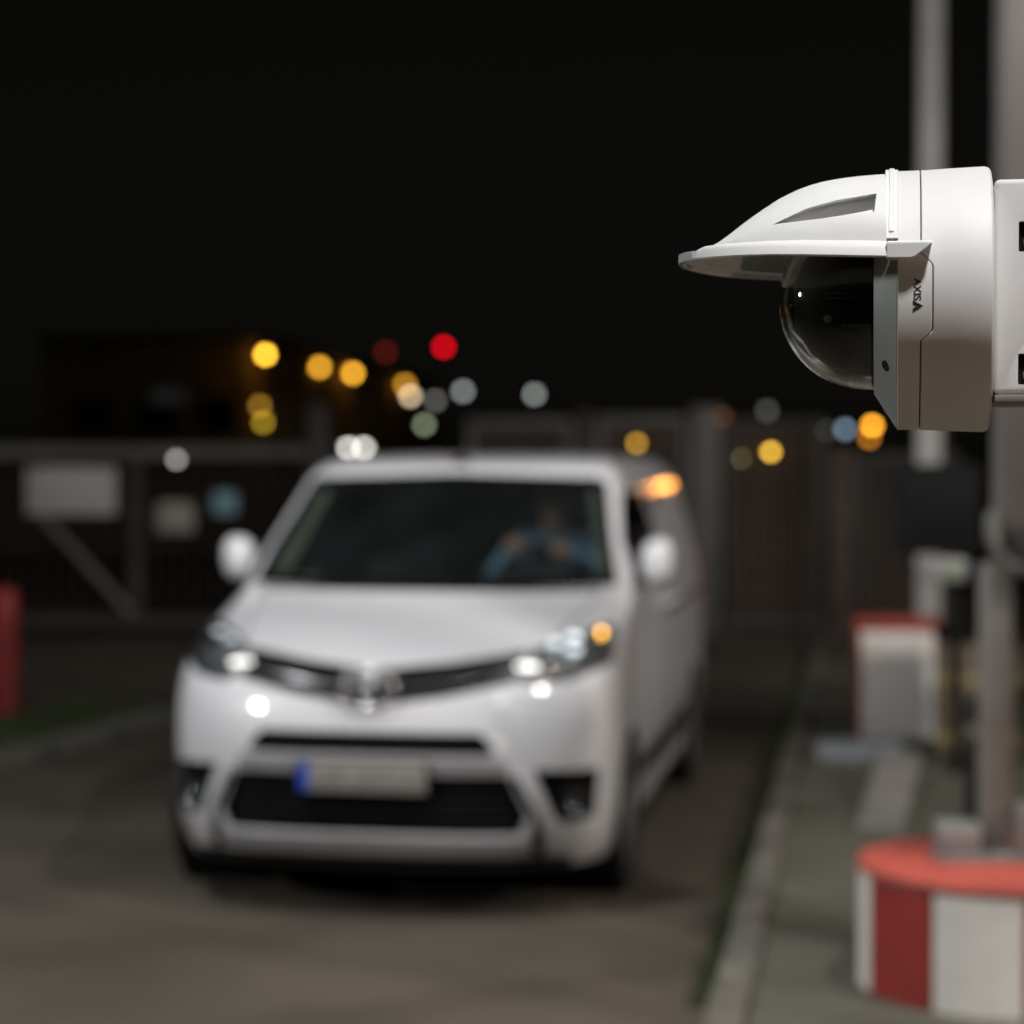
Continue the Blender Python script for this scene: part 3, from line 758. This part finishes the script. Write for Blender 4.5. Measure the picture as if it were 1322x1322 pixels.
# headlights
drl = emat('daytime_lamp', (.93, .97, 1), 2.1, True)
for s in (1, -1):
    hp = HL if s == 1 else sym(HL)
    h = patch(scl(hp, 1.01), -.085, .10, 'headlight', M['hl'], van)
    patch(hp, .002, .001, 'headlight_lens', M['lens'], h, inset=.003)
    # chrome floor strip that runs in from the grille
    P_ = [(s*.60, 1.025), (s*.66, 1.015), (s*.78, 1.03), (s*.90, 1.07)]
    surf_tube('headlight_strip', M['chrome'], h, P_, .008, -.04)
    for (cx, cz, rr) in ((.665, 1.035, .032), (.775, 1.085, .042), (.86, 1.10, .032)):
        cy = vyf(s*cx, cz)+.055; mt = Matrix.Translation((s*cx, cy, cz))
        L('reflector', M['cone'], h, [(0, .03), (rr*.6, .02), (rr, -.018), (rr*1.1, -.02), (rr*1.1, .03), (0, .04)], 24, axis='y', mtx=mt)
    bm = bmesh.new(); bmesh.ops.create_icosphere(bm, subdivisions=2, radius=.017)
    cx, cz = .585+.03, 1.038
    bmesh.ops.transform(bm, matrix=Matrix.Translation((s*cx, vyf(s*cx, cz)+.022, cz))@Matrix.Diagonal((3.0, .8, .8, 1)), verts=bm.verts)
    build('side_glint', bm, emat('side_glint_glow', (1, .98, .94), 3.6 if s > 0 else 3.4, True), h, smooth=180)  # glowing blob imitating a reflected glint beside the grille
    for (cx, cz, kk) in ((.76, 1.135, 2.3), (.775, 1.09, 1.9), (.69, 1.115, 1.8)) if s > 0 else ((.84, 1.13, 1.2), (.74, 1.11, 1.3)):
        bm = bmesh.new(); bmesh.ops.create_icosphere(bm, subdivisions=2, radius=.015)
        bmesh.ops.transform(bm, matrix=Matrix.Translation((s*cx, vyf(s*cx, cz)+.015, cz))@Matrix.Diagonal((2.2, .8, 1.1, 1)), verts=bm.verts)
        build('main_glint', bm, emat('main_glint_glow', (.88, .96, 1), kk, True), h, smooth=180)  # glowing blobs imitating reflected glints in the upper headlight
    bm = bmesh.new(); bmesh.ops.create_icosphere(bm, subdivisions=2, radius=.015)
    cx, cz = .862, 1.145
    bmesh.ops.transform(bm, matrix=Matrix.Translation((s*cx, vyf(s*cx, cz)+.018, cz))@Matrix.Diagonal((1, .8, 1.1, 1)), verts=bm.verts)
    build('indicator', bm, emat('indicator_glow', (1, .50, .08), 7.5 if s > 0 else .02, True), h, smooth=180)
# number plate
npl = B('number_plate', M['plate'], van, -.285, .245, -.034, -.022, .545, .665, bev=.004)
B('plate_holder', M['black'], npl, -.295, .255, -.0215, .02, .538, .672, bev=.003)
B('blue_band', M['blue'], npl, -.283, -.243, -.0365, -.0335, .548, .662)
for i, x in enumerate((-.215, -.168, -.121, -.045, .002, .049, .125, .172)):
    # the characters cannot be made out in the photograph: plain strokes only
    bm = bmesh.new(); q = random.random()
    box(bm, x, x+.009, -.0362, -.0338, .572, .638); box(bm, x+.0095, x+.034, -.0362, -.0338, .572+.029*(i % 3), .580+.029*(i % 3))
    if i % 2: box(bm, x+.0345, x+.042, -.0362, -.0338, .572, .638)
    build('character', bm, mat('faint_plate_ink', (.16, .15, .14), .6), npl)
# side mirrors
for s in (1, -1):
    mp = bmesh.new()
    bmesh.ops.create_icosphere(mp, subdivisions=4, radius=1)
    for v in mp.verts:
        x, y, z = v.co
        def se(a, p): return math.copysign(abs(a)**p, a)
        v.co = Vector((s*(1.02+se(x, .75)*.078), 1.53+(se(y, .8)*.085 if y < 0 else y*.045), 1.42+se(z, .8)*.108+x*.012))
    mi = build('side_mirror', mp, M['van'], van, smooth=60)
    B('mirror_glass', M['chrome'], mi, s*1.02-.06, s*1.02+.06, 1.562, 1.578, 1.31, 1.50, bev=.006)
    T('mirror_arm', M['black'], mi, [(s*.88, 1.55, 1.33), (s*.95, 1.54, 1.335), (s*1.0, 1.53, 1.345)], [.035, .03, .028], 10)
# roof antenna
an = L('antenna', M['black'], van, [(0, 0), (.045, 0), (.042, .02), (.025, .04), (0, .045)], 20, mtx=Matrix.Translation((0, 1.93, 1.868)))
T('aerial_rod', M['black'], an, [(0, 1.94, 1.90), (0, 2.02, 1.98), (0, 2.12, 2.06)], [.009, .006, .004], 8)
# side glass, doors, mouldings, handles
for s in (1, -1):
    def sx(z, d=0): return s*(vw(z)+d)
    def side_patch(poly, off, back, name, m, parent, step=.08):
        bm = bmesh.new(); bm.faces.new([bm.verts.new((0, y, z)) for y, z in poly])
        for ax, (a, b) in ((1, (min(p[0] for p in poly), max(p[0] for p in poly))), (2, (min(p[1] for p in poly), max(p[1] for p in poly)))):
            kk = math.ceil(a/step)*step
            while kk < b:
                co = Vector((0, 0, 0)); no = Vector((0, 0, 0)); co[ax] = kk; no[ax] = 1
                bmesh.ops.bisect_plane(bm, geom=bm.faces[:]+bm.edges[:]+bm.verts[:], plane_co=co, plane_no=no, dist=1e-5); kk += step
        r = bmesh.ops.extrude_face_region(bm, geom=bm.faces[:]); ns = {v for v in r['geom'] if isinstance(v, bmesh.types.BMVert)}
        for v in bm.verts: v.co.x = sx(v.co.z, off if v not in ns else -back)
        return build(name, bm, m, parent, smooth=30)
    side_patch([(1.405, 1.334), (2.695, 1.334), (2.655, 1.736), (1.865, 1.735), (1.525, 1.517)], -.002, .007, 'door_window', M['dglass'], van)
    side_patch([(1.33, 1.30), (2.50, 1.30), (2.50, 1.328), (1.385, 1.328)], .006, .01, 'waist_seal', M['black'], van)
    side_patch([(1.45, .42), (3.65, .42), (3.65, .52), (1.45, .52)], .012, .01, 'side_moulding', M['black'], van)
    side_patch([(1.42, .225), (3.70, .225), (3.70, .30), (1.42, .30)], .006, .01, 'sill', M['van'], van)
    side_patch([(2.55, 1.10), (4.75, 1.10), (4.75, 1.125), (2.55, 1.125)], .003, .01, 'door_rail', M['black'], van)
    for yy in (1.42, 2.78, 3.75):
        T('door_gap', M['black'], van, [(sx(z, -.0015), yy+(.0 if yy > 2 else -.04*(z > .9)), z) for z in [.32+.1*i for i in range(15 if yy > 2 else 10)]], .004, 6)
    for yy in (2.50, 2.92):
        T('door_handle', M['van'], van, [(sx(1.16, .004), yy, 1.16), (sx(1.16, .03), yy+.03, 1.165), (sx(1.16, .03), yy+.13, 1.165), (sx(1.16, .004), yy+.16, 1.16)], .013, 8)
    side_patch([(4.79, .95), (4.85, .95), (4.85, 1.35), (4.79, 1.35)], -.004, .01, 'tail_light', M['dred'], van)
    # wheels
    for ay in (.98, 4.15):
        mt = Matrix.Translation((s*.857, ay, .33))
        prof = [(.215, -.10), (.31, -.105), (.328, -.085), (.33, 0), (.328, .085), (.31, .105), (.215, .10)]
        wh = L('wheel', M['rubber'], van, prof, 48, axis='x', closed=True, mtx=mt)
        L('rim', M['alloy'], wh, [(.0, .07*s), (.05, .075*s), (.06, .05*s), (.17, .055*s), (.195, .085*s), (.214, .095*s), (.214, -.09*s), (.19, -.08*s), (.05, -.02*s), (0, -.02*s)], 40, axis='x', mtx=mt)
        for kq in range(5):
            a = 2*math.pi*kq/5
            bm = bmesh.new(); box(bm, .056 if s > 0 else -.086, .086 if s > 0 else -.056, -.028, .028, .05, .19, bev=.008)
            bmesh.ops.transform(bm, matrix=mt@Matrix.Rotation(a, 4, 'X'), verts=bm.verts); build('spoke', bm, M['alloy'], wh, smooth=30)
        L('wheel_arch', M['black'], van, [(.374, -.20), (.385, -.20), (.385, .115), (.374, .115)], 40, axis='x', closed=True, mtx=Matrix.Translation((s*.84, ay, .335)))
B('underbody', M['black'], van, -.80, .80, .35, 4.7, .24, .34)
# cabin
B('dashboard', M['dash'], van, -.80, .80, 1.12, 1.55, 1.02, 1.30, bev=.05, seg=3)
B('instrument_hood', M['dash'], van, .26, .62, 1.38, 1.62, 1.29, 1.37, bev=.03, seg=3)
B('cabin_floor', M['dash'], van, -.85, .85, 1.1, 2.85, .42, .46)
B('bulkhead', M['dash'], van, -.86, .86, 2.86, 2.9, .46, 1.72)
B('headlining', M['dash'], van, -.5, .5, 2.2, 2.85, 1.885, 1.895)
for s in (-1, 1):
    T('pillar_trim', M['lining'], van, [(s*.80, 1.42, 1.34), (s*.735, 1.66, 1.55), (s*.665, 1.92, 1.78)], [.045, .035, .03], 10)
    st = B('seat', M['seat'], van, s*.42-.25, s*.42+.25, 2.0, 2.5, .78, .93, bev=.05, seg=3)
    B('backrest', M['seat'], st, -.24, .24, -.07, .07, 0, .58, bev=.05, seg=3, mtx=Matrix.Translation((s*.42, 2.50, .92))@Matrix.Rotation(R(-14), 4, 'X'))
    B('headrest', M['seat'], st, s*.42-.13, s*.42+.13, 2.62, 2.73, 1.50, 1.70, bev=.04, seg=3)
    B('seat_base', M['black'], st, s*.42-.2, s*.42+.2, 2.05, 2.45, .465, .78)
wm = Matrix.Translation((.42, 1.70, 1.31))@Matrix.Rotation(R(-62), 4, 'X')
bm = bmesh.new(); n = 40
tube(bm, [(.185*math.cos(2*math.pi*i/n), .185*math.sin(2*math.pi*i/n), 0) for i in range(n+1)], .015, 8, cap=False)
bmesh.ops.transform(bm, matrix=Matrix.Translation((.42, 1.70, 1.31))@Matrix.Rotation(R(62), 4, 'X'), verts=bm.verts)
sw = build('steering_wheel', bm, M['black'], van, smooth=180)
for a in (90, 200, 340):
    bm = bmesh.new(); tube(bm, [(0, 0, -.02), (.18*math.cos(R(a)), .18*math.sin(R(a)), 0)], [.03, .014], 8)
    bmesh.ops.transform(bm, matrix=Matrix.Translation((.42, 1.70, 1.31))@Matrix.Rotation(R(62), 4, 'X'), verts=bm.verts)
    build('wheel_spoke', bm, M['black'], sw, smooth=60)

# ------------------------------------------------------------------ the driver
dr = empty('person', (0, 0, 0), 0, 'driver with a darkened torso and light blue sleeves behind the steering wheel of the van', 'person')
dr.location = van.matrix_basis@Vector((.42, 2.28, .92)) if False else Vector((-.586, 8.5, .006))+Matrix.Rotation(R(-10), 3, 'Z')@Vector((.42, 2.24, 1.0))
dr.rotation_euler = (0, 0, R(-10))
# local frame: x to the picture's right (driver's left), -y forward, z up from the seat
def arm(s, wrist):
    sh = (s*.185, -.02, .50); el = (s*.27, -.24, .30) if s > 0 else (s*.25, -.26, .34)
    return sh, el, wrist
WL = Vector((.12, -.54, .47)); WR = Vector((-.10, -.54, .49))
nodes = [(0, 0, .06, .13), (0, .01, .25, .125), (0, 0, .42, .135), (0, .0, .53, .075), (0, -.01, .60, .055), (0, -.03, .67, .078), (0, -.035, .735, .092), (0, -.03, .80, .078)]
edges = [(i, i+1) for i in range(7)]
def add(p, r, parent):
    nodes.append((*p, r)); edges.append((parent, len(nodes)-1)); return len(nodes)-1
hands = {}
for s, wr in ((1, WL), (-1, WR)):
    a = add((s*.17, 0, .48), .062, 2); b = add((s*.245, -.13, .36), .05, a); c = add((s*.27, -.27, .30), .042, b)
    d = add(tuple(Vector((s*.27, -.27, .30)).lerp(wr, .55)), .037, c); e = add(tuple(wr), .027, d)
    dirv = (Vector((s*.05, -.95, .1))).normalized()
    pm = wr+Vector((0, -.045, .01)); p_ = add(tuple(pm), .030, e)
    hands[s] = (wr, pm)
    h1 = add((s*.10, -.22, .03), .085, 0); h2 = add((s*.13, -.46, .05), .065, h1); h3 = add((s*.13, -.56, -.15), .052, h2); h4 = add((s*.13, -.58, -.34), .040, h3); add((s*.13, -.70, -.40), .035, h4)
    for j, fl in enumerate((.07, .08, .076, .06)):
        ox_ = s*(-.027+.018*j)*-1
        k1 = pm+Vector((ox_, -.035, .012)); f1 = add(tuple(k1), .0095, p_)
        f2 = add(tuple(k1+Vector((0, -fl*.45, -.012))), .009, f1); f3 = add(tuple(k1+Vector((0, -fl*.55, -.012-fl*.35))), .0085, f2); add(tuple(k1+Vector((0, -fl*.35, -.012-fl*.6))), .008, f3)
    t1 = add(tuple(pm+Vector((-s*.035, .01, -.012))), .011, p_); add(tuple(pm+Vector((-s*.045, -.025, -.03))), .0095, t1)
pb = skin('body', M['skin'], dr, nodes, edges, 2)
# shirt: same joints, a little wider
sn = [(0, 0, .05, .15), (0, .01, .25, .145), (0, 0, .42, .152), (0, .0, .515, .085)]; se_ = [(0, 1), (1, 2), (2, 3)]
for s, wr in ((1, WL), (-1, WR)):
    b0 = len(sn); sn += [(s*.17, 0, .48, .078), (s*.245, -.13, .36, .064), (s*.27, -.27, .30, .057), (*Vector((s*.27, -.27, .30)).lerp(wr, .55), .05), (*Vector((s*.27, -.27, .30)).lerp(wr, .93), .042)]
    se_ += [(2, b0), (b0, b0+1), (b0+1, b0+2), (b0+2, b0+3), (b0+3, b0+4)]
skin('shirt', M['shirt'], dr, sn, se_, 2)
skin('torso_shell', M['trousers'], dr, [(0, 0, .07, .165), (0, .01, .25, .160), (0, 0, .42, .166), (.1, 0, .47, .095), (-.1, 0, .47, .095)], [(0, 1), (1, 2), (2, 3), (2, 4)], 2)  # dark shell added over the shirt so the torso stays dim
tn_ = [(0, 0, .03, .145)]; te = []
for s in (1, -1):
    b0 = len(tn_); tn_ += [(s*.10, -.22, .03, .098), (s*.13, -.46, .05, .078), (s*.13, -.56, -.15, .064), (s*.13, -.58, -.32, .055)]; te += [(0, b0), (b0, b0+1), (b0+1, b0+2), (b0+2, b0+3)]
skin('trousers', M['trousers'], dr, tn_, te, 1)
def blob(name, m, parent, c, r, sub=3, fn=None):
    bm = bmesh.new(); bmesh.ops.create_icosphere(bm, subdivisions=sub, radius=1)
    for v in bm.verts:
        if fn: fn(v)
        v.co = Vector((c[0]+v.co.x*r[0], c[1]+v.co.y*r[1], c[2]+v.co.z*r[2]))
    return build(name, bm, m, parent, smooth=180)
def hairf(v):
    if v.co.y < -.2 and v.co.z < .45: v.co.y *= .35; v.co.z = max(v.co.z, -.1)
    if v.co.z < -.3: v.co *= .86
blob('hair', M['hair'], dr, (0, -.012, .79), (.088, .098, .085), 4, hairf)
blob('nose', M['skin'], dr, (0, -.122, .715), (.014, .022, .025))
for s in (1, -1):
    blob('ear', M['skin'], dr, (s*.086, -.02, .725), (.012, .02, .032))
    ey = blob('eye', M['eye'], dr, (s*.033, -.103, .745), (.015, .012, .011)); blob('iris', M['hair'], ey, (s*.033, -.1125, .745), (.006, .004, .006))
    blob('eyebrow', M['hair'], dr, (s*.034, -.112, .768), (.02, .006, .005))
blob('mouth', M['lip'], dr, (0, -.112, .678), (.024, .008, .007))

# ------------------------------------------------------------------ the security camera (in focus)
phi = math.atan((1157-661)/2700)
SX, SY, SZc = 2.0*math.tan(phi), 2.0, 2.036
sc = empty('security_camera', (SX, SY, SZc), -phi, 'white dome security camera with a peaked sun shield, in sharp focus at the upper right', 'security camera')
sc.scale = (1.25, 1.25, 1.25)        # drum 25 cm across
# local frame: x back towards the bracket, -y towards the viewer, z up, origin on the drum axis
# sun shield ---------------------------------------------------------------
HX = [-.1655, -.160, -.150, -.138, -.126, -.114, -.102, -.086, -.07, -.058, -.046, -.028, -.0075]
HH = [.0345, .0370, .0395, .0435, .0520, .0615, .0700, .0800, .0870, .0905, .0927, .0947, .0958]
def flange(X):
    u = max(0, (-X-.035)/.1315)
    return .1085*max(1e-4, 1-u**2.7)**.47
def zb(X): return interp(X, [-.1655, -.14, -.09, -.0, .03], [.0295, .0275, .0262, .0228, .0228])
def vault(X):
    u = min(1, max(0, -X)/.1475)
    return .0915*max(0, 1-u**2.6)**.55
NS = 26
def section(X):
    Bf = flange(X); z0 = zb(X); H = smooth_interp(X, HX, HH); b = min(vault(X), Bf*.93); zt = z0+.0135
    zt = min(zt, H-.0012)
    out = []
    for i in range(NS+1):                      # vault, top centre to the flange
        q = math.pi/2*i/NS; y = b*math.sin(q); z = zt+(H-zt)*max(0, math.cos(q))**1.02
        out.append((y, z))
    g = max(Bf-.0028-b, .0004)
    for t in (.12, .3, .5, .7, .86, .95, 1): out.append((b+g*t, zt-(.0040)*t**1.4*min(1, g/.012)-(.0007 if t == 1 else 0)))
    out.append((Bf-.0016, z0+.0066)); out.append((Bf, z0+.0012)); out.append((Bf-.0012, z0))
    Bi = max(Bf-.004, .0002); out.append((Bi, z0+.0004)); out.append((max(Bi-.002, .0001), z0+.003))
    bi = max(min(b-.003, .0715), .00005); hi = max(min(H-.0035, .0735), z0+.0034)
    out.append((bi+.0001, z0+.0032))
    for i in range(NS, -1, -1):
        q = math.pi/2*i/NS; out.append((bi*math.sin(q), z0+.0033+(hi-z0-.0033)*math.cos(q)))
    return out
XS = [-.0075-.1580*(1-(1-i/69)**1.35) for i in range(70)]
bm = bmesh.new(); rows = []
for X in XS:
    s_ = section(X); loop = [(-y, z) for y, z in s_]      # near side first
    far = [(y, z) for y, z in s_[1:-1]][::-1]
    rows.append([bm.verts.new((X, y, z)) for y, z in loop+far])
for a, b in zip(rows, rows[1:]):
    n = len(a)
    for k in range(n): bm.faces.new((a[k], a[(k+1) % n], b[(k+1) % n], b[k]))
bm.faces.new(rows[0]); bm.faces.new(rows[-1][::-1])
shield = build('sun_shield', bm, M['shade'], sc)
RP = [(-.0905, .0520), (-.066, .0632), (-.044, .0688), (-.0150, .0732), (-.0165, .0585), (-.044, .0552)]
cut_objs = []
for s in (-1, 1):
    bm = bmesh.new(); A, C = [], []
    for x, z in RP:
        yf_ = .0725-(z-.057)*1.12-(-x-.015)*.105
        A.append(bm.verts.new((x, s*.16, z))); C.append(bm.verts.new((x, s*yf_, z)))
    bm.faces.new(A); bm.faces.new(C[::-1])
    for i in range(len(RP)):
        j = (i+1) % len(RP); bm.faces.new((A[i], C[i], C[j], A[j]))
    bmesh.ops.bevel(bm, geom=[e for e in bm.edges if (e.verts[0] in C and e.verts[1] in C)], offset=.0012, segments=3, affect='EDGES')
    cut_objs.append(build('cutter', bm, M['shade']))
bm = bmesh.new(); bm.from_mesh(shield.data)
if bm.calc_volume(signed=True) < 0: bmesh.ops.reverse_faces(bm, faces=bm.faces); print('flipped')
bm.to_mesh(shield.data); bm.free()
boolean(shield, cut_objs)
for p in shield.data.polygons: p.use_smooth = True
shield.data.set_sharp_from_angle(angle=R(35))
# rear cheeks of the flange: run back beyond the shield along the drum
for s in (-1, 1):
    bm = bmesh.new(); A, C = [], []
    prof = [(-.0078, .0226), (.0095, .0224), (.0125, .0232), (.0248, .0352), (.0248, .0365), (-.0078, .0365)]
    for x, z in prof:
        A.append(bm.verts.new((x, s*.1085, z if z < .03 else z-.003))); C.append(bm.verts.new((x, s*.0915, z)))
    bm.faces.new(A); bm.faces.new(C[::-1])
    for i in range(len(prof)):
        j = (i+1) % len(prof); bm.faces.new((A[i], C[i], C[j], A[j]))
    bmesh.ops.recalc_face_normals(bm, faces=bm.faces)
    bmesh.ops.bevel(bm, geom=bm.edges[:], offset=.0007, segments=2, affect='EDGES')
    build('shield_cheek', bm, M['shade'], shield, smooth=30)
# raised strap over the shield's rear edge
def arc_band(x0, x1, r0, r1, a0, a1, n, bev=.0006):
    bm = bmesh.new(); rows = []
    prof = [(x0, r0), (x0, r1-bev), (x0+bev, r1), (x1-bev, r1), (x1, r1-bev), (x1, r0)]
    for i in range(n+1):
        a = a0+(a1-a0)*i/n
        rows.append([bm.verts.new((x, -r*math.cos(a), r*math.sin(a))) for x, r in prof])
    for a, b in zip(rows, rows[1:]):
        for k in range(6): bm.faces.new((a[k], a[(k+1) % 6], b[(k+1) % 6], b[k]))
    bm.faces.new(rows[0]); bm.faces.new(rows[-1][::-1]); return bm
build('strap', arc_band(-.0090, .0006, .088, .0992, R(23), R(157), 60), M['shade'], shield, smooth=30)
build('strap', arc_band(-.0062, -.0022, .0985, .1003, R(26), R(154), 60), M['shade'], shield, smooth=30)
# drum: front ring and rear housing with the stepped seam between them ------
def seam(a):
    """x of the seam at angle a (0 = viewer side, 90 = top)"""
    z = .0985*math.sin(a)
    if math.cos(a) < 0: return .0168
    return interp(z, [-.037, -.0355, -.0300, -.0275, .0180, .0205, .026], [.0168, .0172, .0242, .0252, .0252, .0238, .0185]) if z < .026 else .0168
def ring(name, xf, profs, n, m, parent, smooth=30):
    """profs: list of functions a -> (x, r); closed section"""
    bm = bmesh.new(); rows = []
    for i in range(n):
        a = 2*math.pi*i/n; rows.append([bm.verts.new((f(a)[0], -f(a)[1]*math.cos(a), f(a)[1]*math.sin(a))) for f in profs])
    for i in range(n):
        a, b = rows[i], rows[(i+1) % n]; q = len(a)
        for k in range(q): bm.faces.new((a[k], a[(k+1) % q], b[(k+1) % q], b[k]))
    return build(name, bm, m, parent, smooth=smooth)
g_ = .00042
NA = 360
fr = ring('front_ring', 0, [lambda a: (.0002, .0970), lambda a: (.0008, .0980), lambda a: (seam(a)-g_-.0005, .0982), lambda a: (seam(a)-g_, .0976), lambda a: (seam(a)-g_, .090), lambda a: (.0002, .090)], NA, M['white'], sc)
rh = ring('rear_housing', 0, [lambda a: (seam(a)+g_, .0976), lambda a: (seam(a)+g_+.0005, .0982), lambda a: (.040, .0992), lambda a: (.0640, .1000), lambda a: (.0668, .0992), lambda a: (.0684, .0972), lambda a: (.0690, .0935), lambda a: (.0690, .05), lambda a: (seam(a)+g_, .05)], NA, M['white'], sc)
ring('seam_gasket', 0, [lambda a: (seam(a)-.004, .0955), lambda a: (seam(a)+.004, .0955), lambda a: (seam(a)+.004, .0915), lambda a: (seam(a)-.004, .0915)], NA, M['black'], sc)
L('back_plate', M['white'], sc, [(0, .0685), (.052, .0685), (.052, .0655), (0, .0655)], 64, axis='x')
# cone shaped bezel
bz = L('bezel', M['bezel'], sc, [(.0680, -.0168), (.0712, -.0168), (.0718, -.0162), (.0966, -.0003), (.0966, .0), (.0680, .0)], 128, axis='x', closed=True)
L('inner_bezel', M['gloss'], sc, [(.0575, -.0190), (.0665, -.0185), (.0682, -.0172), (.0682, -.0010), (.0575, -.0010)], 96, axis='x', closed=True)
# light sensor window on the bezel
def on_cone(ang, t):
    r = .0718+(.0966-.0718)*t; x = -.0162+.0159*t
    return Vector((x, -r*math.cos(ang), r*math.sin(ang)))
pc = on_cone(R(-38), .52); nrm = Vector((-.842, -.54*math.cos(R(-38)), .54*math.sin(R(-38)))).normalized()
bm = bmesh.new(); lathe(bm, [(0, .0002), (.0026, .0002), (.0034, .0007), (.0042, .0007), (.0044, -.001), (0, -.001)], 28)
bmesh.ops.transform(bm, matrix=Matrix.Translation(pc)@nrm.to_track_quat('Z', 'X').to_matrix().to_4x4(), verts=bm.verts)
sn_ = build('sensor_window', bm, M['gloss'], bz, smooth=30)
for a in (40, 140, 218, 270):
    pc = on_cone(R(a), .5); nr = Vector((-.842, -.54*math.cos(R(a)), .54*math.sin(R(a)))).normalized()
    bm = bmesh.new(); lathe(bm, [(0, .0001), (.0012, .0001), (.0015, .0008), (.0028, .0008), (.003, -.001), (0, -.001)], 20)
    bmesh.ops.transform(bm, matrix=Matrix.Translation(pc)@nr.to_track_quat('Z', 'X').to_matrix().to_4x4(), verts=bm.verts); build('screw', bm, M['silver'], bz, smooth=30)
# dome
CX = -.0225
def hemi(Rr, x0, n=48):
    p = [(0, CX-Rr)]
    for i in range(1, n+1):
        a = math.pi/2*i/n; p.append((Rr*math.sin(a), CX-Rr*math.cos(a)))
    p.append((Rr, x0)); return p
o_ = hemi(.0672, -.0175); i_ = hemi(.0634, -.0175)
bm = bmesh.new(); lathe(bm, o_+i_[::-1], 128, axis='x')
build('dome_cover', bm, M['dome'], sc, smooth=50)
ln_ = hemi(.0570, -.0180)
lin = L('inner_liner', M['liner'], sc, ln_+[(0, -.0180)], 96, axis='x', smooth=60)
# lens barrel and rails on the liner, seen through the dome
L('lens_barrel', M['gloss'], lin, [(0, -.0795), (.012, -.0795), (.0135, -.078), (.0135, -.072), (.019, -.070), (.019, -.05), (0, -.05)], 48, axis='x', mtx=Matrix.Translation((-.0, -.004, -.004)))
L('front_lens', M['chrome'], lin, [(0, -.0802), (.005, -.0800), (.0095, -.0796), (.0095, -.079), (0, -.079)], 32, axis='x', mtx=Matrix.Translation((-.0, -.004, -.004)))
B('module', mat('module_grey', (.07, .07, .065), .35), lin, -.0735, -.0655, -.034, -.018, -.009, -.001, bev=.0008)
for z in (-.002, .0015, -.0215): B('rail', mat('rail_grey', (.09, .09, .085), .3), lin, -.052 if z > -.01 else -.040, -.0185, -.0600, -.050, z, z+.0011)
L('pivot', M['silver'], lin, [(0, -.0585), (.0022, -.0585), (.003, -.0575), (.003, -.05), (0, -.05)], 20, axis='y', mtx=Matrix.Translation((-.050, .004, -.016)))
for x, z in ((-.062, .004), (-.053, .003)): L('screw', M['chrome'], lin, [(0, -.049), (.0011, -.049), (.0014, -.047), (0, -.04)], 12, axis='y', mtx=Matrix.Translation((x, .008, z)))
# printed maker's mark, reading downwards on the viewer side
fc = bpy.data.curves.new('t', 'FONT'); fc.body = 'AXIS'; fc.size = .0074; fc.extrude = 0; fc.offset = .00012; fc.space_character = 1.0
fo = bpy.data.objects.new('t', fc); COL.objects.link(fo)
dg = bpy.context.evaluated_depsgraph_get(); dg.update()
tme = bpy.data.meshes.new_from_object(fo.evaluated_get(dg)); bpy.data.objects.remove(fo)
bm = bmesh.new(); bm.from_mesh(tme)
wid = max(v.co.x for v in bm.verts)
def lay(bm, x_base, s_top, sc_=1):
    """text plane -> drum surface: text x runs down the drum, text y runs to +x"""
    for v in bm.verts:
        tx, ty = v.co.x, v.co.y; a = (s_top-tx)/.0983
        v.co = Vector((x_base+ty, -.09835*math.cos(a), .09835*math.sin(a)))
bmesh.ops.triangulate(bm, faces=bm.faces[:])
kx = .0158/wid
for v in bm.verts: v.co.x *= kx
lay(bm, .0118, .0088)
logo = build('logo_text', bm, M['mark'], fr)
bm = bmesh.new()
P_ = [[(0, 0), (.0030, .0085), (.0052, .0085), (.0040, .0045), (.0022, 0)], [(.0060, .0085-.003), (.0082, 0), (.0038, 0)]]
for poly in ([(0, 0), (.0036, .0072), (.0050, .0044), (.0026, 0)], [(.0040, .0078), (.0058, .0078-.0034), (.0082, 0), (.0056, 0), (.0046, .0022), (.0052, .0046)], ):
    bm.faces.new([bm.verts.new((x, y, 0)) for x, y in poly])
bmesh.ops.triangulate(bm, faces=bm.faces[:])
lay(bm, .0112, -.0072)
build('logo_mark', bm, M['mark'], fr)
# wall bracket
br = B('wall_bracket', M['white'], sc, .0695, .36, -.062, .062, -.0735, .083, bev=.004, seg=3)
cs = []
for z0, z1 in ((.0300, .0520), (-.0665, -.0440)):
    bm = bmesh.new(); box(bm, .0868, .1250, -.10, -.054, z0, z1, bev=.0008); cs.append(build('cutter', bm, M['white']))
boolean(br, cs)
for p in br.data.polygons: p.use_smooth = True
br.data.set_sharp_from_angle(angle=R(30))
for z0, z1 in ((.0305, .0515), (-.0660, -.0445)):
    sl_ = B('slot_insert', M['black'], br, .0874, .1244, -.0575, -.0545, z0, z1)
    B('latch', M['silver'], br, .0905, .0955, -.0600, -.0576, z0+.004, z0+.009, bev=.0005)
B('under_tray', M['post2'], sc, .0700, .36, -.066, .066, -.0795, -.0738, bev=.001)
mm = empty('camera_mast', (SX+.50*math.cos(phi), SY-.50*math.sin(phi), .085), -phi, 'white steel mast carrying the security camera bracket, just outside the picture', 'mast')
L('shaft', M['white'], mm, [(0, 0), (.045, 0), (.045, 3.2), (0, 3.2)], 40)
L('base_plate', M['galv'], mm, [(0, -.08), (.12, -.08), (.12, -.001), (0, -.001)], 32)
